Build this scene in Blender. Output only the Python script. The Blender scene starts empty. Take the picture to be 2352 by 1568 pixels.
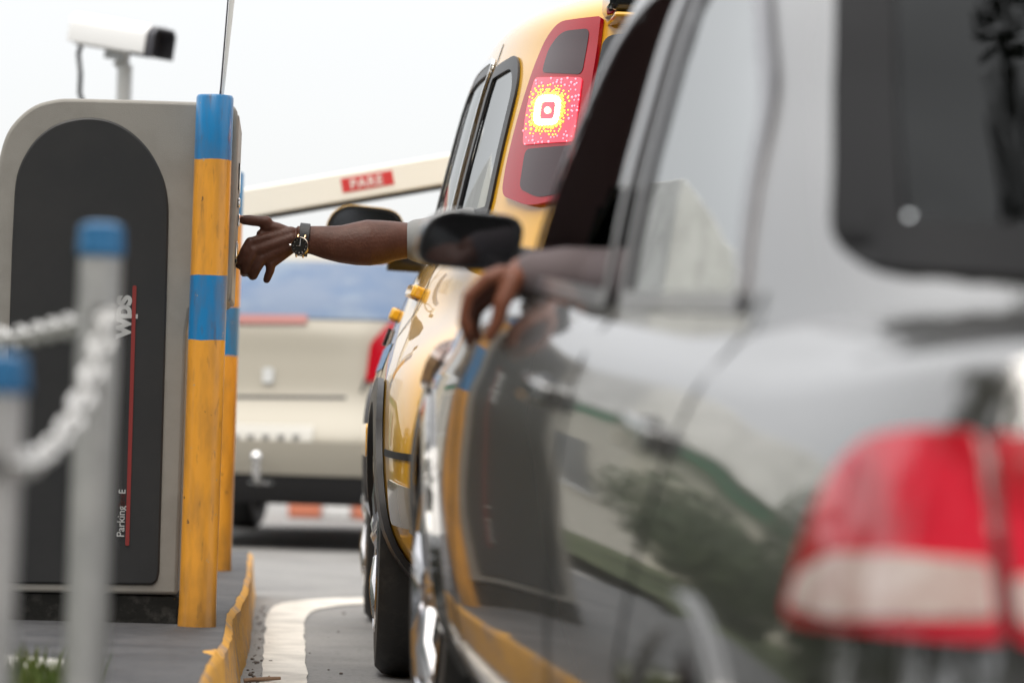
import bpy, bmesh, math, random
from mathutils import Vector, Matrix
from mathutils.bvhtree import BVHTree

R = math.radians
S = bpy.context.scene
COL = S.collection
rnd = random.Random(7)

# ------------------------------------------------------------------ camera
CAMZ = 0.70
FPX = 8820.0                       # focal length in pixels of a 2352 px wide frame (135 mm)
ROLL, A_, B_ = R(1.75), 521.5, 156.0
yaw, pitch = math.atan(A_ / FPX), math.atan(B_ / FPX)
Fv = Vector((math.sin(yaw) * math.cos(pitch), math.cos(yaw) * math.cos(pitch), math.sin(pitch)))
R0 = Vector((math.cos(yaw), -math.sin(yaw), 0))
U0 = R0.cross(Fv)
Rv = R0 * math.cos(ROLL) + U0 * math.sin(ROLL)
Uv = U0 * math.cos(ROLL) - R0 * math.sin(ROLL)
CAM = Vector((0, 0, CAMZ))
cd = bpy.data.cameras.new('camera')
cam = bpy.data.objects.new('camera', cd)
COL.objects.link(cam)
cam.matrix_world = Matrix(((Rv.x, Uv.x, -Fv.x, CAM.x), (Rv.y, Uv.y, -Fv.y, CAM.y), (Rv.z, Uv.z, -Fv.z, CAM.z), (0, 0, 0, 1)))
cd.sensor_width = 36.0
cd.lens = 135.0
cd.clip_start, cd.clip_end = 0.1, 2000
cd.dof.use_dof = True
cd.dof.focus_distance = 9.6
cd.dof.aperture_fstop = 2.9
S.camera = cam


def P(px, py, Y):
    """measured point: photograph pixel (2352 px wide) at distance Y along the lane"""
    d = Fv * FPX + Rv * (px - 1176) - Uv * (py - 784)
    return CAM + d * (Y / d.y)


# ------------------------------------------------------------------ sky, sun, exposure
SUN_EL, SUN_AZ = R(60), R(-152)      # azimuth from +Y towards +X
w = bpy.data.worlds.new('World')
S.world = w
w.use_nodes = True
nt = w.node_tree
nt.nodes.clear()
wo = nt.nodes.new('ShaderNodeOutputWorld')
bg = nt.nodes.new('ShaderNodeBackground')
sky = nt.nodes.new('ShaderNodeTexSky')
sky.sky_type = 'NISHITA'
sky.sun_disc = False
sky.sun_elevation = SUN_EL
sky.sun_rotation = SUN_AZ
tc = nt.nodes.new('ShaderNodeTexCoord')
mp = nt.nodes.new('ShaderNodeMapping')
mp.inputs['Scale'].default_value = (1, 1, 2.5)
nz = nt.nodes.new('ShaderNodeTexNoise')
nz.inputs['Scale'].default_value = 1.6
nz.inputs['Detail'].default_value = 6
rp = nt.nodes.new('ShaderNodeValToRGB')
rp.color_ramp.elements[0].position = 0.3
rp.color_ramp.elements[0].color = (6.75, 6.75, 6.8, 1)
rp.color_ramp.elements[1].position = 0.7
rp.color_ramp.elements[1].color = (7.1, 7.1, 7.1, 1)
mx = nt.nodes.new('ShaderNodeMix')
mx.data_type = 'RGBA'
mx.inputs[0].default_value = 0.9
nt.links.new(tc.outputs['Generated'], mp.inputs[0])
nt.links.new(mp.outputs[0], nz.inputs['Vector'])
nt.links.new(nz.outputs['Fac'], rp.inputs[0])
nt.links.new(sky.outputs[0], mx.inputs[6])
sxyz = nt.nodes.new('ShaderNodeSeparateXYZ')
zen = nt.nodes.new('ShaderNodeMath')
zen.operation = 'MULTIPLY_ADD'
zen.use_clamp = False
zen.inputs[1].default_value = 1.35
zen.inputs[2].default_value = 0.85
zc = nt.nodes.new('ShaderNodeMath')
zc.operation = 'MAXIMUM'
zc.inputs[1].default_value = 0.0
vm = nt.nodes.new('ShaderNodeVectorMath')
vm.operation = 'SCALE'
nt.links.new(tc.outputs['Generated'], sxyz.inputs[0])
nt.links.new(sxyz.outputs[2], zc.inputs[0])
nt.links.new(zc.outputs[0], zen.inputs[0])
nt.links.new(rp.outputs[0], vm.inputs[0])
nt.links.new(zen.outputs[0], vm.inputs['Scale'])
nt.links.new(vm.outputs[0], mx.inputs[7])
nt.links.new(mx.outputs[2], bg.inputs[0])
bg.inputs[1].default_value = 0.10
nt.links.new(bg.outputs[0], wo.inputs[0])

sl = bpy.data.lights.new('sun', 'SUN')
so = bpy.data.objects.new('sun', sl)
COL.objects.link(so)
sl.energy = 2.6
sl.angle = R(60)
sl.color = (1.0, 0.93, 0.83)
sd = Vector((math.sin(SUN_AZ) * math.cos(SUN_EL), math.cos(SUN_AZ) * math.cos(SUN_EL), math.sin(SUN_EL)))
so.rotation_euler = sd.to_track_quat('Z', 'Y').to_euler()

S.view_settings.view_transform = 'Standard'
S.view_settings.look = 'None'
S.view_settings.gamma = 1.0
S.view_settings.exposure = 0.58
S.render.engine = 'CYCLES'
S.cycles.use_denoising = True
S.cycles.max_bounces = 8
S.cycles.transparent_max_bounces = 16


# ------------------------------------------------------------------ materials
def mat(name, col, rough=0.5, metal=0.0, spec=0.5, coat=0.0, coat_r=0.03, emit=None, es=0.0,
        bump=None, var=None, trans=0.0, ior=1.45, sss=0.0, alpha=1.0, back=None, coat_ior=1.5):
    """bump=(scale, strength, distance); var=(scale, colour2, lo, hi) mixes a second colour by noise"""
    m = bpy.data.materials.new(name)
    m.use_nodes = True
    t = m.node_tree
    b = t.nodes['Principled BSDF']
    b.inputs['Base Color'].default_value = (*col, 1)
    b.inputs['Roughness'].default_value = rough
    b.inputs['Metallic'].default_value = metal
    b.inputs['Specular IOR Level'].default_value = spec
    b.inputs['Coat Weight'].default_value = coat
    b.inputs['Coat Roughness'].default_value = coat_r
    b.inputs['Coat IOR'].default_value = coat_ior
    b.inputs['Transmission Weight'].default_value = trans
    b.inputs['IOR'].default_value = ior
    b.inputs['Alpha'].default_value = alpha
    if sss:
        b.inputs['Subsurface Weight'].default_value = sss
        b.inputs['Subsurface Radius'].default_value = (0.012, 0.005, 0.003)
        b.inputs['Subsurface Scale'].default_value = 0.6
    if emit:
        b.inputs['Emission Color'].default_value = (*emit, 1)
        b.inputs['Emission Strength'].default_value = es
    co = t.nodes.new('ShaderNodeTexCoord')
    last = None
    if var:
        vs = var if isinstance(var[0], (tuple, list)) else [var]
        for v in vs:
            n = t.nodes.new('ShaderNodeTexNoise')
            n.inputs['Scale'].default_value = v[0]
            n.inputs['Detail'].default_value = 7
            n.inputs['Roughness'].default_value = 0.62
            r = t.nodes.new('ShaderNodeMapRange')
            r.inputs[1].default_value = v[2]
            r.inputs[2].default_value = v[3]
            q = t.nodes.new('ShaderNodeMix')
            q.data_type = 'RGBA'
            t.links.new(co.outputs['Object'], n.inputs['Vector'])
            t.links.new(n.outputs['Fac'], r.inputs[0])
            t.links.new(r.outputs[0], q.inputs[0])
            if last is None:
                q.inputs[6].default_value = (*col, 1)
            else:
                t.links.new(last, q.inputs[6])
            q.inputs[7].default_value = (*v[1], 1)
            last = q.outputs[2]
        t.links.new(last, b.inputs['Base Color'])
    if bump:
        n = t.nodes.new('ShaderNodeTexNoise')
        n.inputs['Scale'].default_value = bump[0]
        n.inputs['Detail'].default_value = 5
        bp = t.nodes.new('ShaderNodeBump')
        bp.inputs['Strength'].default_value = bump[1]
        bp.inputs['Distance'].default_value = bump[2]
        t.links.new(co.outputs['Object'], n.inputs['Vector'])
        t.links.new(n.outputs['Fac'], bp.inputs['Height'])
        t.links.new(bp.outputs[0], b.inputs['Normal'])
    if back:                       # the inside of a panel is lined with dark trim
        g = t.nodes.new('ShaderNodeNewGeometry')
        d = t.nodes.new('ShaderNodeBsdfDiffuse')
        d.inputs[0].default_value = (*back, 1)
        ms = t.nodes.new('ShaderNodeMixShader')
        t.links.new(g.outputs['Backfacing'], ms.inputs[0])
        t.links.new(b.outputs[0], ms.inputs[1])
        t.links.new(d.outputs[0], ms.inputs[2])
        t.links.new(ms.outputs[0], t.nodes['Material Output'].inputs[0])
    return m


M = {}
M['asphalt'] = mat('asphalt', (0.215, 0.212, 0.21), 0.8, spec=.3, var=[(.9, (0.155, 0.152, 0.15), .50, .66), (3.0, (0.265, 0.26, 0.25), .4, .75), (60, (0.12, 0.118, 0.115), .5, .75)], bump=(180, .5, .004))
M['line_paint'] = mat('line_paint', (0.62, 0.59, 0.54), 0.75, spec=.25, var=[(5, (0.40, 0.38, 0.35), .42, .70), (70, (0.3, 0.3, 0.29), .6, .75)], bump=(150, .3, .002))
M['island_top'] = mat('island_top', (0.060, 0.062, 0.067), 0.62, spec=.25, var=[(4, (0.10, 0.10, 0.104), .42, .7), (26, (0.03, 0.03, 0.031), .55, .75)], bump=(60, .35, .004))
M['kerb_yellow'] = mat('kerb_yellow', (0.56, 0.28, 0.04), 0.7, var=[(4.5, (0.34, 0.22, 0.14), .50, .58), (50, (0.70, 0.38, 0.06), .5, .7), (36, (0.14, 0.12, 0.10), .66, .70)], bump=(70, .5, .006))
M['white_kerb'] = mat('white_kerb', (0.62, 0.61, 0.57), 0.7, var=(20, (0.35, 0.34, 0.30), .45, .7), bump=(60, .4, .004))
M['soil'] = mat('soil', (0.10, 0.085, 0.055), 0.9, var=(12, (0.05, 0.07, 0.02), .4, .6), bump=(60, .6, .01))
M['lawn'] = mat('lawn', (0.028, 0.045, 0.012), 0.9, var=(3, (0.05, 0.055, 0.018), .4, .7), bump=(50, .8, .02))
M['grass'] = mat('grass', (0.075, 0.12, 0.022), 0.6, var=(6, (0.16, 0.15, 0.04), .45, .7))
M['shell'] = mat('shell_plastic', (0.28, 0.268, 0.246), 0.5, spec=.4, var=[(7, (0.235, 0.224, 0.205), .45, .72)], bump=(420, .45, .0015))
M['bezel'] = mat('bezel_plastic', (0.28, 0.27, 0.25), 0.42, bump=(400, .3, .0006))
M['panel'] = mat('dark_panel', (0.026, 0.027, 0.029), 0.42, spec=.45, var=[(5, (0.034, 0.034, 0.035), .4, .7), (90, (0.05, 0.05, 0.05), .66, .8)], bump=(500, .12, .0006))
M['plinth'] = mat('plinth_paint', (0.012, 0.012, 0.011), 0.75, spec=.25, var=[(16, (0.36, 0.19, 0.03), .66, .70), (30, (0.045, 0.043, 0.04), .5, .7)], bump=(40, .6, .006))
M['red_stripe'] = mat('red_stripe', (0.22, 0.028, 0.026), 0.5)
M['dark_red'] = mat('dark_red', (0.075, 0.018, 0.016), 0.5)
M['print_grey'] = mat('print_grey', (0.42, 0.43, 0.43), 0.5)
M['chrome'] = mat('chrome', (0.72, 0.72, 0.72), 0.12, metal=1.0)
M['steel'] = mat('galvanised_steel', (0.64, 0.64, 0.64), 0.32, metal=.45, var=[(9, (0.42, 0.43, 0.44), .4, .7), (18, (0.30, 0.24, 0.19), .66, .75)], bump=(30, .15, .002))
M['blue_cap'] = mat('blue_cap', (0.025, 0.135, 0.30), 0.35, var=(20, (0.06, 0.22, 0.45), .4, .7), bump=(25, .4, .004))
M['white_plastic'] = mat('white_plastic', (0.62, 0.62, 0.62), 0.4, var=(60, (0.42, 0.42, 0.42), .5, .7))
M['white_paint'] = mat('white_paint', (0.78, 0.78, 0.76), 0.4)
M['boom'] = mat('boom_paint', (0.80, 0.795, 0.74), 0.4)
M['sign_red'] = mat('sign_red', (0.56, 0.045, 0.05), 0.45)
M['rubber'] = mat('rubber', (0.016, 0.016, 0.017), 0.6, bump=(200, .3, .001))
M['tyre'] = mat('tyre_rubber', (0.014, 0.014, 0.014), 0.62, var=(30, (0.03, 0.028, 0.026), .5, .75), bump=(120, .4, .002))
M['black_trim'] = mat('black_trim', (0.014, 0.014, 0.016), 0.38, spec=.5)
M['frit'] = mat('black_frit', (0.010, 0.010, 0.011), 0.5, spec=.12)
M['black_gloss'] = mat('black_gloss', (0.008, 0.008, 0.010), 0.08, spec=.5)
M['grey_metal'] = mat('grey_metal', (0.42, 0.43, 0.43), 0.45, metal=.3)
M['camera_white'] = mat('camera_white', (0.74, 0.75, 0.76), 0.35)
M['camera_dark'] = mat('camera_dark', (0.05, 0.05, 0.06), 0.35)
M['yellow_paint'] = mat('yellow_paint', (0.70, 0.37, 0.018), 0.28, metal=.0, spec=.3, coat=1.0, coat_r=.02, back=(0.03, 0.03, 0.03))
M['dark_paint'] = mat('dark_paint', (0.030, 0.029, 0.025), 0.32, metal=.15, spec=.5, coat=1.0, coat_r=.045, back=(0.42, 0.28, 0.28), coat_ior=2.75)
M['champagne'] = mat('champagne_paint', (0.315, 0.295, 0.25), 0.45, metal=.1, spec=.3, coat=.3, coat_r=.1, back=(0.03, 0.03, 0.03))
M['cabin'] = mat('cabin_trim', (0.07, 0.055, 0.055), 0.7, bump=(200, .3, .001))
M['seat_cloth'] = mat('seat_cloth', (0.11, 0.07, 0.07), 0.9, bump=(300, .3, .001))
M['skin'] = mat('dark_skin', (0.076, 0.030, 0.020), 0.45, spec=.28, sss=.08, var=[(30, (0.105, 0.046, 0.031), .45, .75), (9, (0.055, 0.022, 0.0145), .5, .75)], bump=(150, .5, .002))
M['skin2'] = mat('brown_skin', (0.165, 0.058, 0.032), 0.42, spec=.3, sss=.1, var=(30, (0.20, 0.08, 0.05), .4, .7), bump=(230, .25, .001))
M['nail'] = mat('nail', (0.34, 0.19, 0.14), 0.3)
M['hair'] = mat('black_hair', (0.012, 0.010, 0.009), 0.6, bump=(160, .8, .004))
M['sleeve_grey'] = mat('grey_cloth', (0.22, 0.225, 0.225), 0.85, bump=(240, .3, .001))
M['sleeve_mauve'] = mat('mauve_cloth', (0.125, 0.10, 0.105), 0.85, bump=(240, .3, .001))
M['trousers'] = mat('dark_trousers', (0.03, 0.032, 0.04), 0.85)
M['strap'] = mat('watch_strap', (0.012, 0.012, 0.014), 0.45, bump=(330, .6, .0012))
M['case_steel'] = mat('case_steel', (0.34, 0.31, 0.27), 0.2, metal=1.0)
M['dial'] = mat('watch_dial', (0.012, 0.013, 0.013), 0.25)
M['gold'] = mat('gold_tone', (0.75, 0.55, 0.28), 0.2, metal=1.0)
M['plate_grey'] = mat('plate_grey', (0.45, 0.44, 0.41), 0.5)
M['plate_mark'] = mat('plate_mark', (0.12, 0.12, 0.12), 0.5)
M['wood'] = mat('twig_wood', (0.22, 0.14, 0.09), 0.8, bump=(60, .5, .003))
M['orange_plastic'] = mat('orange_plastic', (0.50, 0.17, 0.10), 0.5)
M['cream_wall'] = mat('cream_wall', (0.74, 0.70, 0.60), 0.85, var=(1.2, (0.66, 0.62, 0.53), .4, .7))
M['white_wall'] = mat('white_wall', (0.84, 0.84, 0.82), 0.8, var=(1.5, (0.62, 0.62, 0.6), .4, .7))
M['green_band'] = mat('green_band', (0.03, 0.30, 0.14), 0.5)
M['roof_dark'] = mat('roof_dark', (0.12, 0.10, 0.09), 0.8)
M['dark_glass'] = mat('dark_glass', (0.012, 0.013, 0.015), 0.04, spec=.6)
M['bark'] = mat('bark', (0.09, 0.07, 0.05), 0.9, bump=(14, .8, .03))
M['leaf'] = mat('leaf', (0.026, 0.046, 0.014), 0.6, var=(1.5, (0.05, 0.072, 0.022), .4, .7))
M['stop_pale'] = mat('stop_lamp_pale', (0.26, 0.075, 0.065), 0.3)
M['sky_blue_glass'] = mat('sky_reflection_glass', (0.12, 0.155, 0.22), 0.2, spec=.2, var=[(1.6, (0.055, 0.105, 0.20), .42, .66), (2.3, (0.19, 0.23, 0.27), .5, .72)])  # reflection of blue sky put into the colour of the pane
M['red_lens'] = mat('red_lens', (0.27, 0.004, 0.011), 0.10, spec=.4, coat=.3, emit=(1.0, 0.01, 0.03), es=.06)
M['red_lens_pale'] = mat('red_lens_pale', (0.62, 0.022, 0.045), 0.12, spec=.5, coat=.4, var=(5, (0.34, 0.006, 0.012), .48, .62))
M['clear_lens'] = mat('clear_lens', (0.50, 0.36, 0.33), 0.12, spec=.6, coat=.6, var=(18, (0.66, 0.58, 0.55), .45, .65))
M['smoked_lens'] = mat('smoked_lens', (0.035, 0.012, 0.015), 0.10, spec=.4, coat=.4)
M['reflector_clear'] = mat('reflector_clear', (0.55, 0.50, 0.42), 0.15, metal=.5, coat=1.0)


M['frame_grey'] = mat('frame_grey', (0.20, 0.20, 0.215), 0.35, metal=.6, coat=.5)


def glassmat(name, tint, a):
    """thin window glass: a share passes straight through, the rest mirrors"""
    m = bpy.data.materials.new(name)
    m.use_nodes = True
    t = m.node_tree
    t.nodes.clear()
    o = t.nodes.new('ShaderNodeOutputMaterial')
    tr = t.nodes.new('ShaderNodeBsdfTransparent')
    tr.inputs[0].default_value = (*tint, 1)
    gl = t.nodes.new('ShaderNodeBsdfGlossy')
    gl.inputs[0].default_value = (.95, .97, .97, 1)
    gl.inputs[1].default_value = 0.015
    fr = t.nodes.new('ShaderNodeFresnel')
    fr.inputs[0].default_value = a
    mm = t.nodes.new('ShaderNodeMixShader')
    t.links.new(fr.outputs[0], mm.inputs[0])
    t.links.new(tr.outputs[0], mm.inputs[1])
    t.links.new(gl.outputs[0], mm.inputs[2])
    t.links.new(mm.outputs[0], o.inputs[0])
    return m


M['glass'] = glassmat('window_glass', (.72, .76, .75), 1.6)
M['glass_tinted'] = glassmat('tinted_glass', (.08, .088, .088), 1.24)
M['glass_sedan'] = glassmat('side_glass', (.42, .44, .43), 8.0)


def zband(name, bands, base_scuff):
    """paint in bands of height; bands = [(z, colour)] from the bottom"""
    m = mat(name, bands[0][1], 0.32, spec=.5, coat=.25, coat_r=.15)
    t = m.node_tree
    b = t.nodes['Principled BSDF']
    co = t.nodes.new('ShaderNodeTexCoord')
    sep = t.nodes.new('ShaderNodeSeparateXYZ')
    t.links.new(co.outputs['Object'], sep.inputs[0])
    n0 = t.nodes.new('ShaderNodeTexNoise')
    n0.inputs['Scale'].default_value = 16
    t.links.new(co.outputs['Object'], n0.inputs['Vector'])
    ma = t.nodes.new('ShaderNodeMath')
    ma.operation = 'MULTIPLY_ADD'
    ma.inputs[1].default_value = 0.012
    t.links.new(n0.outputs['Fac'], ma.inputs[0])
    t.links.new(sep.outputs[2], ma.inputs[2])
    last = None
    for z, c in bands[1:]:
        g = t.nodes.new('ShaderNodeMath')
        g.operation = 'GREATER_THAN'
        g.inputs[1].default_value = z + .006
        t.links.new(ma.outputs[0], g.inputs[0])
        q = t.nodes.new('ShaderNodeMix')
        q.data_type = 'RGBA'
        t.links.new(g.outputs[0], q.inputs[0])
        if last is None:
            q.inputs[6].default_value = (*bands[0][1], 1)
        else:
            t.links.new(last, q.inputs[6])
        q.inputs[7].default_value = (*c, 1)
        last = q.outputs[2]
    # scuffs, chips and drips
    mpn = t.nodes.new('ShaderNodeMapping')
    mpn.inputs['Scale'].default_value = (30, 30, 7)
    t.links.new(co.outputs['Object'], mpn.inputs[0])
    for sc, c, lo, hi, vec in ((1.0, base_scuff, .45, .75, mpn.outputs[0]), (2.3, (0.12, 0.07, 0.04), .60, .72, mpn.outputs[0]), (38, (0.10, 0.06, 0.035), .72, .735, co.outputs['Object']), (70, (0.40, 0.34, 0.25), .70, .72, co.outputs['Object'])):
        n = t.nodes.new('ShaderNodeTexNoise')
        n.inputs['Scale'].default_value = sc
        n.inputs['Detail'].default_value = 6
        t.links.new(vec, n.inputs['Vector'])
        r = t.nodes.new('ShaderNodeMapRange')
        r.inputs[1].default_value = lo
        r.inputs[2].default_value = hi
        r.inputs[4].default_value = .45 if sc < 5 else .9
        t.links.new(n.outputs['Fac'], r.inputs[0])
        q = t.nodes.new('ShaderNodeMix')
        q.data_type = 'RGBA'
        t.links.new(r.outputs[0], q.inputs[0])
        t.links.new(last, q.inputs[6])
        q.inputs[7].default_value = (*c, 1)
        last = q.outputs[2]
    # dirt at the foot
    r = t.nodes.new('ShaderNodeMapRange')
    r.inputs[1].default_value = 0.16
    r.inputs[2].default_value = 0.0
    t.links.new(sep.outputs[2], r.inputs[0])
    mu = t.nodes.new('ShaderNodeMath')
    mu.operation = 'MULTIPLY'
    t.links.new(r.outputs[0], mu.inputs[0])
    t.links.new(n0.outputs['Fac'], mu.inputs[1])
    q = t.nodes.new('ShaderNodeMix')
    q.data_type = 'RGBA'
    t.links.new(mu.outputs[0], q.inputs[0])
    t.links.new(last, q.inputs[6])
    q.inputs[7].default_value = (0.12, 0.07, 0.03, 1)
    t.links.new(q.outputs[2], b.inputs['Base Color'])
    bp = t.nodes.new('ShaderNodeBump')
    bp.inputs['Strength'].default_value = 0.35
    bp.inputs['Distance'].default_value = 0.003
    n = t.nodes.new('ShaderNodeTexNoise')
    n.inputs['Scale'].default_value = 2.2
    n.inputs['Detail'].default_value = 6
    t.links.new(mpn.outputs[0], n.inputs['Vector'])
    t.links.new(n.outputs['Fac'], bp.inputs['Height'])
    t.links.new(bp.outputs[0], b.inputs['Normal'])
    return m


# ------------------------------------------------------------------ mesh helpers
class MB:
    def __init__(self):
        self.v, self.f = [], []

    def add(self, vs, fs):
        o = len(self.v)
        self.v += [Vector(p) for p in vs]
        self.f += [tuple(i + o for i in f) for f in fs]
        return self

    def box(self, c, s, rot=None):
        c = Vector(c)
        q = []
        for k in range(8):
            p = Vector(((k & 1) - .5, ((k >> 1) & 1) - .5, ((k >> 2) & 1) - .5))
            p = Vector((p.x * s[0], p.y * s[1], p.z * s[2]))
            if rot is not None:
                p = rot @ p
            q.append(c + p)
        return self.add(q, [(0, 2, 3, 1), (4, 5, 7, 6), (0, 1, 5, 4), (2, 6, 7, 3), (0, 4, 6, 2), (1, 3, 7, 5)])

    def tube(self, pts, rad, n=16, cap=True, flat=None, up=None):
        pts = [Vector(p) for p in pts]
        if not isinstance(rad, (list, tuple)):
            rad = [rad] * len(pts)
        vs, fs = [], []
        ref = Vector(up) if up is not None else None
        for i, p in enumerate(pts):
            d = (pts[min(i + 1, len(pts) - 1)] - pts[max(i - 1, 0)]).normalized()
            if ref is None:
                ref = Vector((0, 0, 1)) if abs(d.z) < .9 else Vector((0, 1, 0))
            a = (ref - d * ref.dot(d)).normalized()
            if up is None:
                ref = a
            b = d.cross(a)
            fl = 1.0 if flat is None else (flat[i] if isinstance(flat, (list, tuple)) else flat)
            for k in range(n):
                t = 2 * math.pi * k / n
                vs.append(p + a * math.cos(t) * rad[i] + b * math.sin(t) * rad[i] * fl)
        m = len(pts)
        for i in range(m - 1):
            for k in range(n):
                k2 = (k + 1) % n
                fs.append((i * n + k, i * n + k2, (i + 1) * n + k2, (i + 1) * n + k))
        if cap:
            fs.append(tuple(range(n - 1, -1, -1)))
            fs.append(tuple((m - 1) * n + k for k in range(n)))
        return self.add(vs, fs)

    def lathe(self, prof, c=(0, 0, 0), axis='Z', n=40, cap=True):
        c = Vector(c)
        vs, fs = [], []
        for r, h in prof:
            for k in range(n):
                t = 2 * math.pi * k / n
                x, y = r * math.cos(t), r * math.sin(t)
                p = {'Z': (x, y, h), 'X': (h, x, y), 'Y': (y, h, x)}[axis]
                vs.append(c + Vector(p))
        m = len(prof)
        for i in range(m - 1):
            for k in range(n):
                k2 = (k + 1) % n
                fs.append((i * n + k, i * n + k2, (i + 1) * n + k2, (i + 1) * n + k))
        if cap:
            fs.append(tuple(range(n - 1, -1, -1)))
            fs.append(tuple((m - 1) * n + k for k in range(n)))
        return self.add(vs, fs)

    def ball(self, c, r, n=16, m=10, rot=None):
        c = Vector(c)
        if not isinstance(r, (tuple, list)):
            r = (r, r, r)
        vs = []
        for i in range(1, m):
            ph = math.pi * i / m
            for k in range(n):
                t = 2 * math.pi * k / n
                p = Vector((r[0] * math.sin(ph) * math.cos(t), r[1] * math.sin(ph) * math.sin(t), r[2] * math.cos(ph)))
                vs.append(c + (rot @ p if rot is not None else p))
        fs = []
        for i in range(m - 2):
            for k in range(n):
                k2 = (k + 1) % n
                fs.append((i * n + k, (i + 1) * n + k, (i + 1) * n + k2, i * n + k2))
        top, bot = Vector((0, 0, r[2])), Vector((0, 0, -r[2]))
        if rot is not None:
            top, bot = rot @ top, rot @ bot
        vs += [c + top, c + bot]
        a = (m - 1) * n
        for k in range(n):
            k2 = (k + 1) % n
            fs.append((a, k, k2))
            fs.append((a + 1, (m - 2) * n + k2, (m - 2) * n + k))
        return self.add(vs, fs)

    def limb(self, p0, r0, p1, r1, n=16):
        self.ball(p0, r0)
        self.ball(p1, r1)
        return self.tube([p0, p1], [r0, r1], n)

    def prism(self, pts2, a, b, axis='Y'):
        n = len(pts2)

        def q(p, h):
            return {'Y': (p[0], h, p[1]), 'X': (h, p[0], p[1]), 'Z': (p[0], p[1], h)}[axis]
        vs = [q(p, a) for p in pts2] + [q(p, b) for p in pts2]
        fs = [tuple(range(n)), tuple(range(2 * n - 1, n - 1, -1))]
        for i in range(n):
            j = (i + 1) % n
            fs.append((i, i + n, j + n, j))
        return self.add(vs, fs)

    def build(self, name, m, parent=None, smooth=True, bevel=0, loc=None, sub=0, seg=2, angle=35):
        me = bpy.data.meshes.new(name)
        off = Vector(loc) if loc is not None else Vector()
        me.from_pydata([tuple(p - off) for p in self.v], [], self.f)
        bm = bmesh.new()
        bm.from_mesh(me)
        bmesh.ops.recalc_face_normals(bm, faces=bm.faces)
        bm.to_mesh(me)
        bm.free()
        return link(name, me, m, parent, smooth, bevel, off, sub, seg, angle)


def link(name, me, m, parent=None, smooth=True, bevel=0, off=None, sub=0, seg=2, angle=35):
    if m is not None:
        me.materials.append(M[m] if isinstance(m, str) else m)
    if smooth:
        me.shade_smooth()
    o = bpy.data.objects.new(name, me)
    COL.objects.link(o)
    if off is not None:
        o.location = off
    if parent:
        o.parent = parent
    if bevel:
        d = o.modifiers.new('bevel', 'BEVEL')
        d.width = bevel
        d.segments = seg
        d.limit_method = 'ANGLE'
        d.angle_limit = R(angle)
        d.harden_normals = False
    if sub:
        d = o.modifiers.new('sub', 'SUBSURF')
        d.levels = d.render_levels = sub
    if smooth:
        bpy_auto_smooth(me)
    return o


def bpy_auto_smooth(me, ang=R(38)):
    bm = bmesh.new()
    bm.from_mesh(me)
    for e in bm.edges:
        if len(e.link_faces) == 2 and e.calc_face_angle(0) > ang:
            e.smooth = False
    bm.to_mesh(me)
    bm.free()


def tag(o, label=None, cat=None, group=None, kind=None):
    if label:
        o['label'] = label
    if cat:
        o['category'] = cat
    if group:
        o['group'] = group
    if kind:
        o['kind'] = kind
    return o


def empty(name, loc=(0, 0, 0), rot=None):
    o = bpy.data.objects.new(name, None)
    COL.objects.link(o)
    o.location = loc
    if rot:
        o.rotation_euler = rot
    o.empty_display_size = 0.2
    return o


def children_of(o):
    return [c for c in bpy.data.objects if c.parent is o]


def copy_tree(o, parent=None):
    c = o.copy()
    COL.objects.link(c)
    if parent is not None:
        c.parent = parent
    for k in children_of(o):
        copy_tree(k, c)
    return c


def rpoly(pts, r, seg=5):
    """polygon with rounded corners; r one radius or one per corner"""
    n = len(pts)
    rs = r if isinstance(r, (list, tuple)) else [r] * n
    out = []
    for i in range(n):
        p, a, b = Vector(pts[i]).to_2d(), Vector(pts[i - 1]).to_2d(), Vector(pts[(i + 1) % n]).to_2d()
        da, db = (a - p), (b - p)
        q = min(rs[i], da.length * .48, db.length * .48)
        if q <= 1e-6:
            out.append(p)
            continue
        s, e = p + da.normalized() * q, p + db.normalized() * q
        for k in range(seg + 1):
            t = k / seg
            out.append(s * (1 - t) ** 2 + p * 2 * t * (1 - t) + e * t * t)
    return out


def inset(poly, d):
    """offset a closed 2D loop inwards by d (loop of any direction)"""
    n = len(poly)
    ar = sum(poly[i].x * poly[(i + 1) % n].y - poly[(i + 1) % n].x * poly[i].y for i in range(n))
    sg = 1 if ar > 0 else -1
    out = []
    for i in range(n):
        t = (poly[(i + 1) % n] - poly[i - 1])
        t = t.normalized() if t.length > 1e-9 else Vector((1, 0))
        out.append(poly[i] + Vector((-t.y, t.x)) * d * sg)
    return out


def inside(p, poly):
    c = False
    n = len(poly)
    x, y = p
    for i in range(n):
        a, b = poly[i], poly[i - 1]
        if (a[1] > y) != (b[1] > y) and x < (b[0] - a[0]) * (y - a[1]) / (b[1] - a[1]) + a[0]:
            c = not c
    return c


def cr(vals, x):
    """Catmull-Rom through vals at x in 0..len-1"""
    n = len(vals)
    i = min(int(x), n - 2)
    t = x - i
    p0, p1, p2, p3 = vals[max(i - 1, 0)], vals[i], vals[i + 1], vals[min(i + 2, n - 1)]
    return .5 * ((2 * p1) + (p2 - p0) * t + (2 * p0 - 5 * p1 + 4 * p2 - p3) * t * t + (3 * p1 - p0 - 3 * p2 + p3) * t ** 3)


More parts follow.
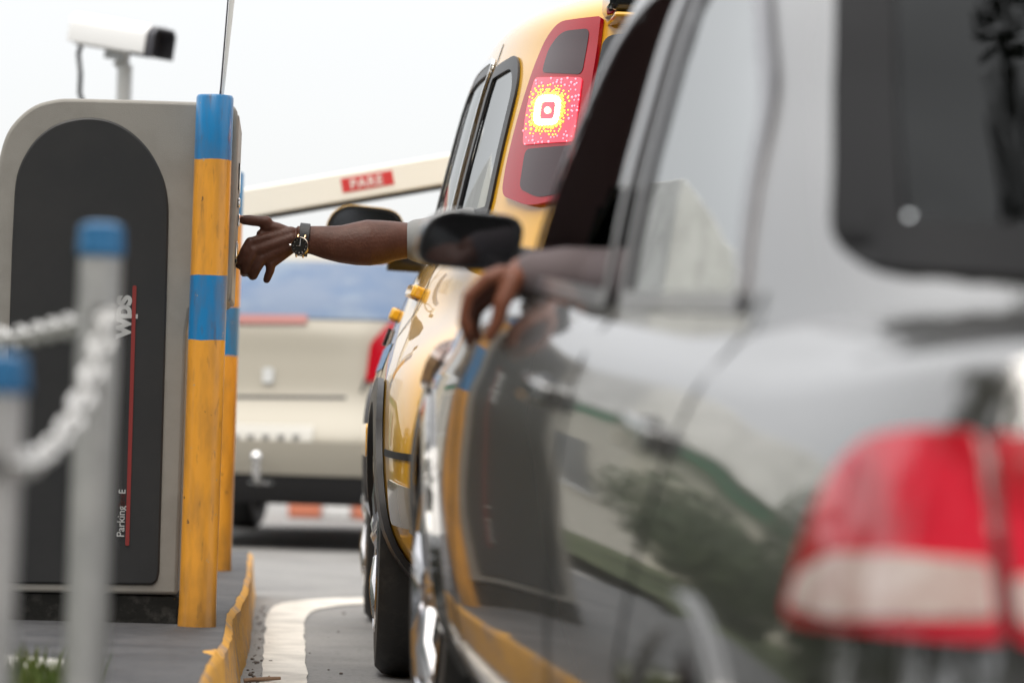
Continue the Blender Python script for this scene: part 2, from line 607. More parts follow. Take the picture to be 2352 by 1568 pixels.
def shell_grid(rows, ym, nu=84, per=7, bow=0.0):
    """half body as a grid: u runs rear centre - side - front centre, v from the sill to the roof ridge"""
    keys = ['W', 'yr', 'yf', 'nr', 'nf', 'zr', 'zs', 'zf', 'bw']
    tab = {k: [r[k] for r in rows] for k in keys}
    nv = (len(rows) - 1) * per
    g = []
    for j in range(nv + 1):
        x = j / per
        d = {k: cr(tab[k], x) for k in keys}
        line = []
        for i in range(nu + 1):
            t = math.pi * i / nu
            if i * 2 <= nu:
                n, y1, z1 = d['nr'], d['yr'], d['zr']
                c = max(math.cos(t), 0) ** (2 / n)
            else:
                n, y1, z1 = d['nf'], d['yf'], d['zf']
                c = max(-math.cos(t), 0) ** (2 / n)
            s = max(math.sin(t), 0) ** (2 / n)
            line.append(Vector((-max(d['W'], 0) * s * (1 - (bow + (d['bw'] if i * 2 <= nu else 0)) * c * c), ym + (y1 - ym) * c, d['zs'] + (z1 - d['zs']) * c ** 2.2)))
        g.append(line)
    return g


class Car:
    def __init__(self, rows, ym, root, paint, nu=96, per=8, bow=0.0):
        self.root, self.paint = root, paint
        g = shell_grid(rows, ym, nu, per, bow)
        vs, fs = [], []
        nj, ni = len(g), len(g[0])
        for sx in (1, -1):
            o = len(vs)
            for ln in g:
                for p in ln:
                    vs.append(Vector((p.x * sx, p.y, p.z)))
            for j in range(nj - 1):
                for i in range(ni - 1):
                    q = (o + j * ni + i, o + j * ni + i + 1, o + (j + 1) * ni + i + 1, o + (j + 1) * ni + i)
                    fs.append(q if sx == 1 else q[::-1])
        self.vs, self.fs = vs, fs
        self.bvh = BVHTree.FromPolygons(vs, fs)
        self.holes = []            # (side, outline) cells inside are left out of the body

    def hit(self, side, p):
        if side == 'left':
            o, d = Vector((-3, p[0], p[1])), Vector((1, 0, 0))
        elif side == 'right':
            o, d = Vector((3, p[0], p[1])), Vector((-1, 0, 0))
        elif side == 'rear':
            o, d = Vector((p[0], -3, p[1])), Vector((0, 1, 0))
        elif isinstance(side, tuple):
            a = side[1]
            d = Vector((math.sin(a), math.cos(a), 0))
            e = Vector((math.cos(a), -math.sin(a), 0))
            o = e * p[0] - d * 4 + Vector((0, 0, p[1]))
        elif side == 'front':
            o, d = Vector((p[0], 9, p[1])), Vector((0, -1, 0))
        else:
            o, d = Vector((p[0], p[1], 5)), Vector((0, 0, -1))
        h = self.bvh.ray_cast(o, d)
        if h[0] is None:
            q = o + d * 3
            h = self.bvh.find_nearest(q)
        n = h[1] if h[1].dot(d) < 0 else -h[1]
        return h[0], n

    def decal(self, name, side, poly, m, parent=None, off=.003, thick=.006, grid=.05, hole=None, bulge=0, smooth=True, mirror=False):
        """a panel of its own, thick, laid on the body; hole = inner loop of the same length makes it a ring"""
        bm = bmesh.new()
        if hole is None:
            f = bm.faces.new([bm.verts.new((p[0], p[1], 0)) for p in poly])
        else:
            a = [bm.verts.new((p[0], p[1], 0)) for p in poly]
            b = [bm.verts.new((p[0], p[1], 0)) for p in hole]
            n = len(a)
            for i in range(n):
                j = (i + 1) % n
                bm.faces.new((a[i], a[j], b[j], b[i]))
        xs = [p[0] for p in poly]
        ys = [p[1] for p in poly]
        for lo, hi, ax in ((min(xs), max(xs), 0), (min(ys), max(ys), 1)):
            k = max(1, int((hi - lo) / grid))
            for i in range(1, k):
                c = lo + (hi - lo) * i / k
                co = (c, 0, 0) if ax == 0 else (0, c, 0)
                no = (1, 0, 0) if ax == 0 else (0, 1, 0)
                bmesh.ops.bisect_plane(bm, geom=bm.verts[:] + bm.edges[:] + bm.faces[:], plane_co=co, plane_no=no)
        bmesh.ops.triangulate(bm, faces=[f for f in bm.faces if len(f.verts) > 4])
        bmesh.ops.recalc_face_normals(bm, faces=bm.faces)
        res = {}
        for v in bm.verts:
            h = self.hit(side, (v.co.x, v.co.y))
            if mirror:
                h = tuple(Vector((-q.x, q.y, q.z)) for q in h)
            res[v] = h
        bnd = {v for v in bm.verts if v.is_boundary}
        for v, (p, n) in res.items():
            v.co = p + n * (off + (bulge if v not in bnd else 0))
        nr = sum((f.normal for f in bm.faces), Vector())
        for f in bm.faces:
            f.normal_update()
        fn = sum((f.normal * f.calc_area() for f in bm.faces), Vector())
        want = sum((n for p, n in res.values()), Vector())
        if fn.dot(want) < 0:
            bmesh.ops.reverse_faces(bm, faces=bm.faces)
        me = bpy.data.meshes.new(name)
        bm.to_mesh(me)
        bm.free()
        o = link(name, me, m, parent or self.root, smooth)
        d = o.modifiers.new('thick', 'SOLIDIFY')
        d.thickness = thick
        d.offset = 1 if thick > 0 else -1
        d.thickness = abs(thick)
        e = o.modifiers.new('edge', 'EDGE_SPLIT')
        e.split_angle = R(42)
        return o

    def through(self, inv, px, py, side):
        """where the sight line of a photograph point meets the body, as 2D coordinates of that side"""
        o, q = inv @ CAM, inv @ P(px, py, 8.0)
        h = self.bvh.ray_cast(o, (q - o).normalized())[0]
        if h is None:
            h = self.bvh.find_nearest(q)[0]
            t = (h - o).length
            h = o + (q - o).normalized() * t
        if isinstance(side, tuple):
            a = side[1]
            return Vector((h.x * math.cos(a) - h.y * math.sin(a), h.z))
        if side == 'rear':
            return Vector((h.x, h.z))
        return Vector((h.y, h.z))

    def window(self, side, poly, m='glass', fw=.035, frame_m='black_trim', glass=True, name='window', clear=True, trim=None):
        fr = self.decal('window_frame', side, poly, frame_m, off=.002, thick=.006, hole=inset(poly, fw))
        if trim:
            self.decal('window_trim', side, inset(poly, -.012), trim, parent=fr, off=.003, thick=.008, hole=inset(poly, .004))
        if clear:
            self.holes.append((side, inset(poly, fw * .55)))
        if glass:
            g = self.decal(name, side, inset(poly, fw * .9), m, off=-.002, thick=.003, grid=.06)
            return g
        return fr

    def seam(self, side, pts, wd=.006, name='panel_gap'):
        a = [Vector(p).to_2d() for p in pts]
        L, Rr = [], []
        for i, p in enumerate(a):
            t = (a[min(i + 1, len(a) - 1)] - a[max(i - 1, 0)]).normalized()
            nn = Vector((-t.y, t.x)) * wd / 2
            L.append(p + nn)
            Rr.append(p - nn)
        return self.decal(name, side, L + Rr[::-1], 'rubber', off=.001, thick=.0012, grid=.06)

    def arch(self, yc, zc, r):
        n = 40
        c = [Vector((yc + r * math.cos(2 * math.pi * i / n), zc + r * math.sin(2 * math.pi * i / n))) for i in range(n)]
        self.holes += [('left', c), ('right', c)]

    def finish(self, name='body'):
        fs = []
        for f in self.fs:
            c = sum((self.vs[i] for i in f), Vector()) / len(f)
            n = (self.vs[f[1]] - self.vs[f[0]]).cross(self.vs[f[-1]] - self.vs[f[0]])
            drop = False
            for side, poly in self.holes:
                if side == 'left' and c.x < -.2 or side == 'right' and c.x > .2:
                    if inside((c.y, c.z), poly):
                        drop = True
                elif side == 'rear' and c.y < 1.6 and inside((c.x, c.z), poly):
                    drop = True
                elif side == 'front' and c.y > 2.0 and inside((c.x, c.z), poly):
                    drop = True
            if not drop:
                fs.append(f)
        me = bpy.data.meshes.new(name)
        me.from_pydata([tuple(v) for v in self.vs], [], fs)
        bm = bmesh.new()
        bm.from_mesh(me)
        bmesh.ops.remove_doubles(bm, verts=bm.verts, dist=1e-5)
        bmesh.ops.dissolve_degenerate(bm, dist=1e-6, edges=bm.edges)
        bmesh.ops.recalc_face_normals(bm, faces=bm.faces)
        up = [f for f in bm.faces if f.calc_center_median().z > 1.2 and abs(f.normal.z) > .8]
        if up and sum(f.normal.z for f in up) < 0:
            bmesh.ops.reverse_faces(bm, faces=bm.faces)
        bm.to_mesh(me)
        bm.free()
        return link(name, me, self.paint, self.root)


def wheel(root, c, side, r=.33, wd=.21, spokes=5, name='wheel'):
    """side -1 = left: the outer face looks to -x"""
    cx, cy, cz = c
    h = wd / 2
    t = MB()
    prof = [(r * .66, -h * .92), (r * .80, -h), (r * .93, -h * .97), (r * .985, -h * .80), (r, -h * .5), (r, h * .5), (r * .985, h * .80), (r * .93, h * .97), (r * .80, h), (r * .66, h * .92)]
    t.lathe(prof, (cx, cy, cz), 'X', 56, cap=False)
    wh = t.build(name, 'tyre', root)
    # tread grooves stand as thin dark rings
    b = MB()
    rr = r * .67
    o = cx + side * h
    b.lathe([(rr, o - side * .000), (rr * .97, o + side * .004), (rr * .90, o - side * .015), (rr * .86, o - side * .06), (rr * .86, cx - side * h * .8)], (0, cy, cz), 'X', 48, cap=False)
    for k in range(spokes):
        a = 2 * math.pi * k / spokes + .3
        for da in (-.16, .16):
            p0 = Vector((o - side * .012, cy + .05 * math.cos(a + da), cz + .05 * math.sin(a + da)))
            p1 = Vector((o - side * .010, cy + rr * .92 * math.cos(a + da * .75), cz + rr * .92 * math.sin(a + da * .75)))
            b.tube([p0, (p0 + p1) / 2 + Vector((side * .012, 0, 0)), p1], [.022, .016, .018], 8, up=(1, 0, 0))
    b.lathe([(.001, o + side * .006), (.05, o + side * .004), (.062, o - side * .01), (.062, o - side * .05)], (0, cy, cz), 'X', 24, cap=False)
    rim = b.build('rim', 'chrome_rim', wh)
    d = MB()
    d.lathe([(.001, cx + side * h * .2), (rr * .86, cx + side * h * .2)], (0, cy, cz), 'X', 32, cap=False)
    d.build('brake_disc', 'black_trim', wh)
    return wh


M['chrome_rim'] = mat('alloy', (0.48, 0.48, 0.50), 0.22, metal=1.0)


def text_mesh(name, s, size, m, parent, mw, ext=.001, off=0.0, space=1.0):
    cu = bpy.data.curves.new(name, 'FONT')
    cu.body = s
    cu.size = size
    cu.extrude = ext
    cu.offset = off
    cu.space_character = space
    o = bpy.data.objects.new(name, cu)
    COL.objects.link(o)
    dg = bpy.context.evaluated_depsgraph_get()
    me = bpy.data.meshes.new_from_object(o.evaluated_get(dg))
    bpy.data.objects.remove(o)
    bpy.data.curves.remove(cu)
    me.name = name
    me.transform(mw)
    me.materials.clear()
    return link(name, me, m, parent, smooth=False)


# ================================================================== THE PLACE
def ramp(y):
    """lane level: flat at the ticket machine, falling towards the camera"""
    k = 7.75
    s = .092
    d = y - k
    if d > .5:
        return 0.0
    if d < -.5:
        return s * d
    t = d - .5
    return -s * t * t / 2.0


def strip(name, xs_fn, ys, m, z_add, cols, kind='structure'):
    pass


def ground_grid(name, x0, x1, nx, ys, m, dz=0.0, jitter=0.0):
    b = MB()
    vs = []
    for y in ys:
        for i in range(nx + 1):
            vs.append((x0 + (x1 - x0) * i / nx, y, ramp(max(y, -25)) + dz))
    n = nx + 1
    fs = [(j * n + i, j * n + i + 1, (j + 1) * n + i + 1, (j + 1) * n + i) for j in range(len(ys) - 1) for i in range(nx)]
    b.add(vs, fs)
    return b.build(name, m)


ys = [-60, -25, -10] + [-5 + .5 * i for i in range(24)] + [7 + .1 * i for i in range(20)] + [9 + i for i in range(12)] + [25, 40, 80, 200, 700]
road = ground_grid('road', -350, 350, 8, ys, 'asphalt')
tag(road, 'worn grey asphalt lane', 'road', kind='structure')

# raised island with a chipped yellow kerb
ISL = .16
b = MB()
vs, fs, mi = [], [], []
yy = [6.9 + .04 * i for i in range(176)]
nr = random.Random(3)
jx = [0.0]
for i in range(len(yy)):
    jx.append(jx[-1] * .8 + nr.uniform(-.003, .003))
TOPX = ((6.9, -.165), (7.87, -.135), (8.7, -.112), (9.76, -.119), (10.4, -.102), (11.08, -.094), (12.1, -.090), (14.0, -.10))
BOTX = ((6.9, -.10), (8.6, -.088), (9.7, -.085), (10.6, -.074), (14.0, -.078))


def lerp_table(t, y):
    for (a, p), (c, q) in zip(t, t[1:]):
        if y <= c:
            return p + (q - p) * max(0, min(1, (y - a) / (c - a)))
    return t[-1][1]


for i, y in enumerate(yy):
    z = ramp(y)
    j = jx[i]
    xt, xb = lerp_table(TOPX, y) + j * .6, lerp_table(BOTX, y)
    flap = .028 * max(0, 1 - abs(y - 8.28) / .09)
    vs += [(-3.4, y, z + ISL), (-1.5, y, z + ISL), (xt - .012 - flap, y, z + ISL + .001), (xt - .006 - abs(j) * .5, y, z + ISL - .001), (xt + .008, y, z + ISL - .014 - abs(j) * .6), (xt * .35 + xb * .65 + j * .3, y, z + .05), (xb + .006 + j * .4, y, z - .03)]
n = 7
for i in range(len(yy) - 1):
    for k in range(n - 1):
        fs.append((i * n + k, i * n + k + 1, (i + 1) * n + k + 1, (i + 1) * n + k))
e = (len(yy) - 1) * n
fs.append(tuple(e + k for k in range(n)))
me = bpy.data.meshes.new('pavement')
me.from_pydata(vs, [], fs)
isl = link('pavement', me, 'island_top', None)
me.materials.append(M['kerb_yellow'])
for p in me.polygons:
    c = p.center
    if p.index < (len(yy) - 1) * (n - 1) and p.index % (n - 1) >= 3:
        p.material_index = 1
    if p.index < (len(yy) - 1) * (n - 1) and p.index % (n - 1) == 2 and abs(c.y - 8.28) < .09:
        p.material_index = 1
tag(isl, 'dark painted island with chipped yellow kerb under the ticket machine', 'pavement', kind='structure')

# white paint on the lane
ctl = [((.026, 8.2), .117), ((.026, 9.4), .117), ((.026, 10.6), .117), ((.028, 11.8), .118), ((.034, 12.6), .13), ((.075, 13.15), .17), ((.20, 13.55), .26), ((.50, 13.85), .40), ((1.0, 14.0), .50), ((1.9, 14.1), .52), ((3.2, 14.15), .52)]
vs, fs = [], []
NS = 90
for k in range(NS + 1):
    t = k / NS * (len(ctl) - 1)
    p = Vector((cr([c[0][0] for c in ctl], t), cr([c[0][1] for c in ctl], t)))
    t2 = min(t + .02, len(ctl) - 1.0)
    t1 = max(t2 - .04, 0)
    d = Vector((cr([c[0][0] for c in ctl], t2) - cr([c[0][0] for c in ctl], t1), cr([c[0][1] for c in ctl], t2) - cr([c[0][1] for c in ctl], t1))).normalized()
    wd = cr([c[1] for c in ctl], t) / 2
    nn = Vector((d.y, -d.x))
    a, c = p - nn * (wd + rnd.uniform(-.004, .004)), p + nn * (wd + rnd.uniform(-.004, .004))
    vs += [(a.x, a.y, ramp(a.y) + .004), (c.x, c.y, ramp(c.y) + .004)]
for k in range(NS):
    fs.append((2 * k, 2 * k + 1, 2 * k + 3, 2 * k + 2))
b = MB().add(vs, fs)
tag(b.build('road_marking', 'line_paint', smooth=False), 'worn white painted line beside the yellow kerb', 'road marking', kind='structure')

# white kerb stones and grass verge at the near end of the island
b = MB()
p0, p1 = P(-60, 1500, 7.72), P(185, 1570, 7.55)
d = (p1 - p0)
ang = math.atan2(d.y, d.x)
rot = Matrix.Rotation(ang, 3, 'Z')
cc = (p0 + p1) / 2
b.box((cc.x, cc.y, cc.z - .12), (d.length, .12, .28), rot)
tag(b.build('kerb_stone', 'white_kerb', bevel=.015), 'whitewashed kerb stone edging the grass at the end of the island', 'kerb', kind='structure')

b = MB()
vs, fs = [], []
for j in range(30):
    y = -2 + j * .32
    for i in range(12):
        x = -4.2 + i * .335
        vs.append((x, min(y, 7.45), ramp(y) + .165 + .02 * math.sin(x * 5 + y * 3)))
for j in range(29):
    for i in range(11):
        fs.append((j * 12 + i, j * 12 + i + 1, (j + 1) * 12 + i + 1, (j + 1) * 12 + i))
b.add(vs, fs)
tag(b.build('ground', 'soil'), 'bare soil of the grass verge', 'ground', kind='structure')
b = MB()
for k in range(16000):
    x, y = rnd.uniform(-1.6, -.33), 7.48 - 3.6 * rnd.random() ** 1.5
    z = ramp(y) + .155
    h = rnd.uniform(.04, .11)
    a = rnd.uniform(0, 6.28)
    wd = .004
    lx, ly = rnd.uniform(-.03, .03), rnd.uniform(-.03, .03)
    ca, sa = math.cos(a) * wd, math.sin(a) * wd
    b.add([(x - ca, y - sa, z), (x + ca, y + sa, z), (x + lx * .5 + ca * .6, y + ly * .5 + sa * .6, z + h * .6), (x + lx, y + ly, z + h)], [(0, 1, 2), (0, 2, 3)])
tag(b.build('grass', 'grass', smooth=False), 'short green grass on the verge by the chain posts', 'grass', kind='stuff')


# ------------------------------------------------------------------ ticket machine
KY = 9.26
KD = .60


def kp(px, py):
    q = P(px, py, KY)
    return Vector((q.x, q.z))


def curve2(pts, k=5):
    n = (len(pts) - 1) * k
    return [Vector((cr([p.x for p in pts], i / k), cr([p.y for p in pts], i / k))) for i in range(n + 1)]


tm = empty('ticket_machine', (P(200, 1400, KY).x, KY + KD / 2, ISL))
tag(tm, 'grey textured parking ticket machine with a black arched side panel', 'ticket machine')


def K(mb, name, m, parent=None, **kw):
    """build in world space under the ticket machine"""
    o = mb.build(name, m, None, **kw)
    o.parent = parent or tm
    if parent is None:
        o.matrix_parent_inverse = Matrix.Translation(-tm.location)
    return o


out = []
for px, py in ((-14, 480), (-8, 400), (10, 320), (38, 275), (80, 242), (130, 228), (170, 226)):
    out.append(kp(px, py))
out = curve2(out)
out += [kp(330, 230), kp(450, 234), kp(525, 237)]
for px, py in ((538, 242), (545, 256), (546, 275)):
    out.append(kp(px, py))
out += [kp(545, 400), kp(538, 560), kp(528, 672)]
for px, py in ((525, 688), (516, 699), (500, 702)):
    out.append(kp(px, py))
out += [kp(452, 702), kp(438, 712), kp(429, 760), kp(408, 1366), kp(-34, 1358)]
b = MB().prism(out, KY, KY + KD, 'Y')
K(b, 'shell', 'shell', bevel=.012, seg=3)
# black side panel, arch-topped, on the near face (and its twin on the far face)
pan = []
for px, py in ((34, 440), (40, 400), (56, 360), (82, 322), (120, 291), (165, 275), (212, 271), (258, 280), (300, 303), (338, 340), (365, 385), (381, 430), (387, 480), (386, 560)):
    pan.append(kp(px, py))
pan = curve2(pan)
pan += [kp(376, 950), kp(366, 1310), kp(362, 1332), kp(350, 1342), kp(20, 1338), kp(6, 1330), kp(3, 1310), kp(28, 560)]
for y0, y1 in ((KY - .007, KY + .004), (KY + KD - .004, KY + KD + .007)):
    K(MB().prism(pan, y0, y1, 'Y'), 'side_panel', 'panel', bevel=.005, seg=3)
b = MB()
s = [kp(305, 656), kp(314, 656), kp(297, 1252), kp(288, 1252)]
b.prism(rpoly(s, .004), KY - .0095, KY - .0065, 'Y')
K(b, 'stripe', 'red_stripe', smooth=False)
b = MB()
x0, x1 = kp(-40, 1362).x, kp(411, 1366).x
z1 = kp(200, 1364).y
b.box(((x0 + x1) / 2, KY + KD / 2 + .004, (ISL + z1) / 2 - .005), (x1 - x0, KD - .012, z1 - ISL + .012))
K(b, 'plinth', 'plinth', bevel=.006)
up = Matrix.Rotation(R(90), 4, 'X')
turn = Matrix.Rotation(R(90), 4, 'Z')


def lettering(name, s, px, py, size, m, **kw):
    q = P(px, py, KY)
    mw = Matrix.Translation((q.x, KY - .0078, q.z)) @ up @ turn
    o = text_mesh(name, s, size, m, None, mw, **kw)
    o.parent = tm
    o.matrix_parent_inverse = Matrix.Translation(-tm.location)
    return o


lettering('logo_lettering', 'wps', 298, 777, .068, 'print_grey', off=.0022, space=.92)
lettering('lettering', 'Parking', 285, 1233, .0255, 'print_grey', off=.0002)
lettering('red_lettering', 'line', 287, 1164, .0235, 'dark_red')
lettering('model_lettering', 'E', 288, 1134, .0225, 'print_grey', off=.0003)
# operating face towards the lane with its buttons and slot
xf = kp(545, 300).x
zt, zb = kp(545, 262).y, kp(528, 690).y
xb_ = kp(528, 690).x
b = MB().prism([Vector((xf - .012, zt)), Vector((xf + .004, zt)), Vector((xb_ + .004, zb)), Vector((xb_ - .012, zb))], KY + .015, KY + KD - .015, 'Y')
fp = K(b, 'front_panel', 'bezel', bevel=.006, seg=3)


def onface(name, m, y, pyt, pyb, wy, prot, px=545, bv=.004, parent=fp):
    za, zb_ = P(px, pyt, y).z, P(px, pyb, y).z
    b = MB()
    fx = xb_ + (xf - xb_) * ((za + zb_) / 2 - zb) / (zt - zb)
    b.box((fx + .004 + prot / 2, y, (za + zb_) / 2), (prot, wy, za - zb_))
    o = b.build(name, m, None, bevel=bv)
    o.parent = parent
    return o


onface('button', 'chrome', 9.50, 455, 478, .05, .008)
onface('button', 'chrome', 9.70, 492, 520, .05, .007)
onface('ticket_slot', 'chrome', 9.55, 556, 592, .12, .006)
onface('ticket_slot_mouth', 'black_gloss', 9.55, 596, 606, .10, .006)
onface('display', 'black_gloss', 9.6, 380, 440, .2, .004)

# ------------------------------------------------------------------ bollards
BH = 1.268
blue, yel = (0.012, 0.20, 0.47), (0.78, 0.345, 0.040)
M['bollard_paint'] = zband('bollard_paint', [(0, yel), (BH - .585, blue), (BH - .432, yel), (BH - .154, blue)], (0.16, 0.10, 0.05))


def bollard(name, base, label, lean):
    r = .0445
    b = MB()
    prof = [(r * 1.04, 0), (r * 1.02, .03), (r, .05)] + [(r, .05 + (BH - .06) * i / 12) for i in range(1, 12)] + [(r, BH - .006), (r * .93, BH), (r * .55, BH + .002), (.001, BH + .002)]
    b.lathe(prof, base, 'Z', 48)
    o = b.build(name, 'bollard_paint', None, loc=base)
    o.rotation_euler = lean
    return tag(o, label, 'bollard', 'striped bollards on the island')


q = P(452, 1440, 9.2)
b1 = bollard('bollard', (q.x, 9.2, ISL), 'scuffed blue and yellow steel bollard in front of the ticket machine', (0, R(.15), 0))
q = P(499, 1312, 12.25)
b2 = bollard('bollard', (q.x, 12.25, ISL), 'blue and yellow bollard farther along the kerb, half hidden behind the ticket machine', (0, R(.1), R(70)))

# thin rod rising behind the bollard top
b = MB()
p0, p1 = P(506, 238, 9.255), P(525, -30, 9.255)
b.tube([P(505, 226, 9.225), P(507, 205, 9.225), P(527, -40, 9.225)], [.0032, .0022, .0018], 8)
rod = b.build('aerial_rod', 'camera_dark', None, loc=P(505, 226, 9.225))
tag(rod, 'thin steel rod with a pale strip rising from the nearer bollard', 'rod')
b = MB()
a0, a1 = P(508, 224, 9.235), P(530, -40, 9.235)
b.add([a0, a0 + Vector((.006, 0, 0)), a1 + Vector((.014, 0, 0)), a1, a0 + Vector((0, .004, 0)), a0 + Vector((.006, .004, 0)), a1 + Vector((.014, .004, 0)), a1 + Vector((0, .004, 0))],
      [(0, 1, 2, 3), (7, 6, 5, 4), (0, 4, 5, 1), (1, 5, 6, 2), (2, 6, 7, 3), (3, 7, 4, 0)])
o = b.build('strip', 'white_paint', None)
o.parent = rod
o.matrix_parent_inverse = Matrix.Translation(-rod.location)

# ------------------------------------------------------------------ security camera on its post
CY = 15.6
q = P(287, 150, CY)
b = MB()
b.tube([(q.x, CY, ISL), (q.x, CY, q.z - .0)], .031, 24)
b.lathe([(.075, 0), (.075, .012), (.034, .02)], (q.x, CY, ISL), 'Z', 24)
ext_island = None
tag(b.build('camera_post', 'grey_metal', None, loc=(q.x, CY, ISL)), 'slim grey post carrying the security camera behind the ticket machine', 'post')
rotc = Matrix.Rotation(R(-38), 3, 'Z') @ Matrix.Rotation(R(9), 3, 'Y')
cc = P(275, 88, CY)
sc_ = empty('security_camera', (q.x, CY, q.z))
tag(sc_, 'white box security camera with dark front visor on the post behind the ticket machine', 'security camera')


def C(mb, name, m, parent=None, **kw):
    o = mb.build(name, m, None, **kw)
    o.parent = parent or sc_
    if parent is None:
        o.matrix_parent_inverse = Matrix.Translation(-sc_.location)
    return o


def cl(x, y, z):
    return cc + rotc @ Vector((x, y, z))


prof = rpoly([(-.062, -.055), (.062, -.055), (.07, .0), (.062, .05), (-.062, .05), (-.07, .0)], .02)


def camloft(prof, x0, x1, s1=1.0, open_=False):
    b = MB()
    n = len(prof)
    vs = [cl(x0, p.x, p.y) for p in prof] + [cl(x1, p.x * s1, p.y * s1) for p in prof]
    fs = [(i, (i + 1) % n, n + (i + 1) % n, n + i) for i in range(n)] + [tuple(range(n))[::-1], tuple(range(n, 2 * n))]
    return b.add(vs, fs)


C(camloft(prof, -.19, .15), 'housing', 'camera_white')
C(camloft([p * .93 for p in prof], .15, .158), 'front_window', 'camera_dark')
hood = rpoly([(-.078, -.045), (-.078, .045), (-.055, .072), (.055, .072), (.078, .045), (.078, -.045), (.072, -.045), (.072, .04), (.05, .066), (-.05, .066), (-.072, .04), (-.072, -.045)], [.003, .03, .022, .022, .03, .003, .003, .028, .02, .02, .028, .003], 3)
C(camloft(hood, -.21, .20), 'sunshield', 'camera_white')
vis = rpoly([(-.071, -.058), (-.071, .04), (-.05, .0655), (.05, .0655), (.071, .04), (.071, -.058), (.064, -.058), (.064, .036), (.045, .058), (-.045, .058), (-.064, .036), (-.064, -.058)], .003, 2)
C(camloft(vis, .12, .235), 'visor', 'camera_dark')
b = MB()
b.box(cl(.0, 0, -.072), (.10, .05, .035), rotc)
b.tube([cl(.01, 0, -.085), (q.x, CY, q.z - .01)], [.03, .026], 16)
C(b, 'bracket', 'grey_metal', bevel=.004)
b = MB()
b.tube([cl(-.17, -.03, -.045), cl(-.18, -.03, -.09), P(185, 170, CY), P(183, 215, CY), P(200, 260, CY), P(278, 330, CY)], .0105, 10)
C(b, 'cable', 'black_trim')
b = MB()
b.box(cl(-.195, -.02, -.03), (.03, .04, .04), rotc)
C(b, 'cable_gland', 'camera_dark', bevel=.006)

# ------------------------------------------------------------------ barrier gate
GY = 14.1
bg_ = empty('barrier_gate', (P(330, 924, GY).x, GY, 0))
tag(bg_, 'parking barrier gate with a white boom lettered PARE, tilted up', 'barrier gate')


def G(mb, name, m, parent=None, **kw):
    o = mb.build(name, m, None, **kw)
    o.parent = parent or bg_
    if parent is None:
        o.matrix_parent_inverse = Matrix.Translation(-bg_.location)
    return o


gx = P(310, 924, GY).x
b = MB()
b.box((gx, GY + .22, .62), (.34, .30, 1.05))
G(b, 'cabinet', 'cream_wall', bevel=.02)
c0, c1 = P(320, 511, GY), P(2150, 198, GY)
c1.y = c0.y = GY
ax = (c1 - c0).normalized()
pz = Vector((-ax.z, 0, ax.x))
if pz.z < 0:
    pz = -pz


def boomquad(s0, s1, h0, h1, y0, y1):
    b = MB()
    L = (c1 - c0).length
    vs = []
    for y in (y0, y1):
        for s, h in ((s0, h0), (s1, h0), (s1, h1), (s0, h1)):
            p = c0 + ax * s + pz * h
            vs.append((p.x, GY + y, p.z))
    return b.add(vs, [(0, 1, 2, 3), (7, 6, 5, 4), (0, 4, 5, 1), (1, 5, 6, 2), (2, 6, 7, 3), (3, 7, 4, 0)])


L = (c1 - c0).length
bm_ = G(boomquad(0, L, -.052, .056, -.025, .025), 'boom_arm', 'boom', bevel=.008)
G(boomquad(.1, L, -.068, -.0525, -.016, .016), 'rubber_edge', 'rubber', bm_, bevel=.004)
s0 = (P(785, 430, GY) - c0).dot(ax)
s1 = (P(903, 410, GY) - c0).dot(ax)
hmid = (P(844, 418, GY) - c0).dot(pz)
sg = G(boomquad(s0, s1, hmid - .026, hmid + .026, -.027, -.0255), 'stop_sticker', 'sign_red', bm_, smooth=False)
p = c0 + ax * (s0 + .030) + pz * (hmid - .0175)
mw = Matrix.Translation((p.x, GY - .0285, p.z)) @ Matrix.Rotation(-math.atan2(ax.z, ax.x), 4, 'Y') @ up
o = text_mesh('sticker_lettering', 'PARE', .050, 'white_paint', None, mw, off=.0006, space=1.12)
o.parent = bm_
b = MB()
b.tube([(c0.x, GY - .04, c0.z), (c0.x, GY + .12, c0.z)], .06, 20)
G(b, 'pivot_hub', 'black_trim')

# ------------------------------------------------------------------ chain posts
PY = 4.95


def chain_post(base, top, label):
    b = MB()
    r = .0275
    b.tube([base, (top[0], top[1], top[2] - .03)], r, 28)
    o = b.build('chain_post', 'steel', None, loc=base)
    c = MB()
    d = Vector((top[0] - base[0], top[1] - base[1], top[2] - base[2])).normalized()
    c.lathe([(r * 1.06, -.040), (r * 1.12, -.036), (r * 1.12, -.024), (r * 1.07, -.020), (r * 1.08, -.016), (r * 1.07, -.006), (r * 1.02, .0), (r * .6, .004), (.001, .005)], top, 'Z', 28)
    k = c.build('cap', 'blue_cap', None)
    k.parent = o
    k.matrix_parent_inverse = Matrix.Translation(-o.location)
    h = MB()
    h.lathe([(.011, -.004), (.011, .004), (.007, .004), (.007, -.004)], (top[0] + .003, top[1] - r - .002, top[2] - .115), 'Y', 20, cap=False)
    k = h.build('chain_hole', 'black_trim', None)
    k.parent = o
    k.matrix_parent_inverse = Matrix.Translation(-o.location)
    return tag(o, label, 'post', 'blue capped chain posts on the verge')


ta = P(234, 518, PY)
ba = P(212, 1568, PY)
dd = (ba - ta)
ba = ta + dd * ((ta.z - (ramp(PY) + .1)) / -dd.z)
ba.x = ta.x - .005
chain_post((ba.x, PY, ramp(PY) + .1), ta, 'grey steel post with a blue cap and chain holes, the more upright and complete one')
PY2 = 4.15
tb = P(2, 818, PY2)
chain_post((tb.x - .012, PY2, ramp(PY2) + .1), tb, 'blue capped grey post cut by the left edge of the photo')


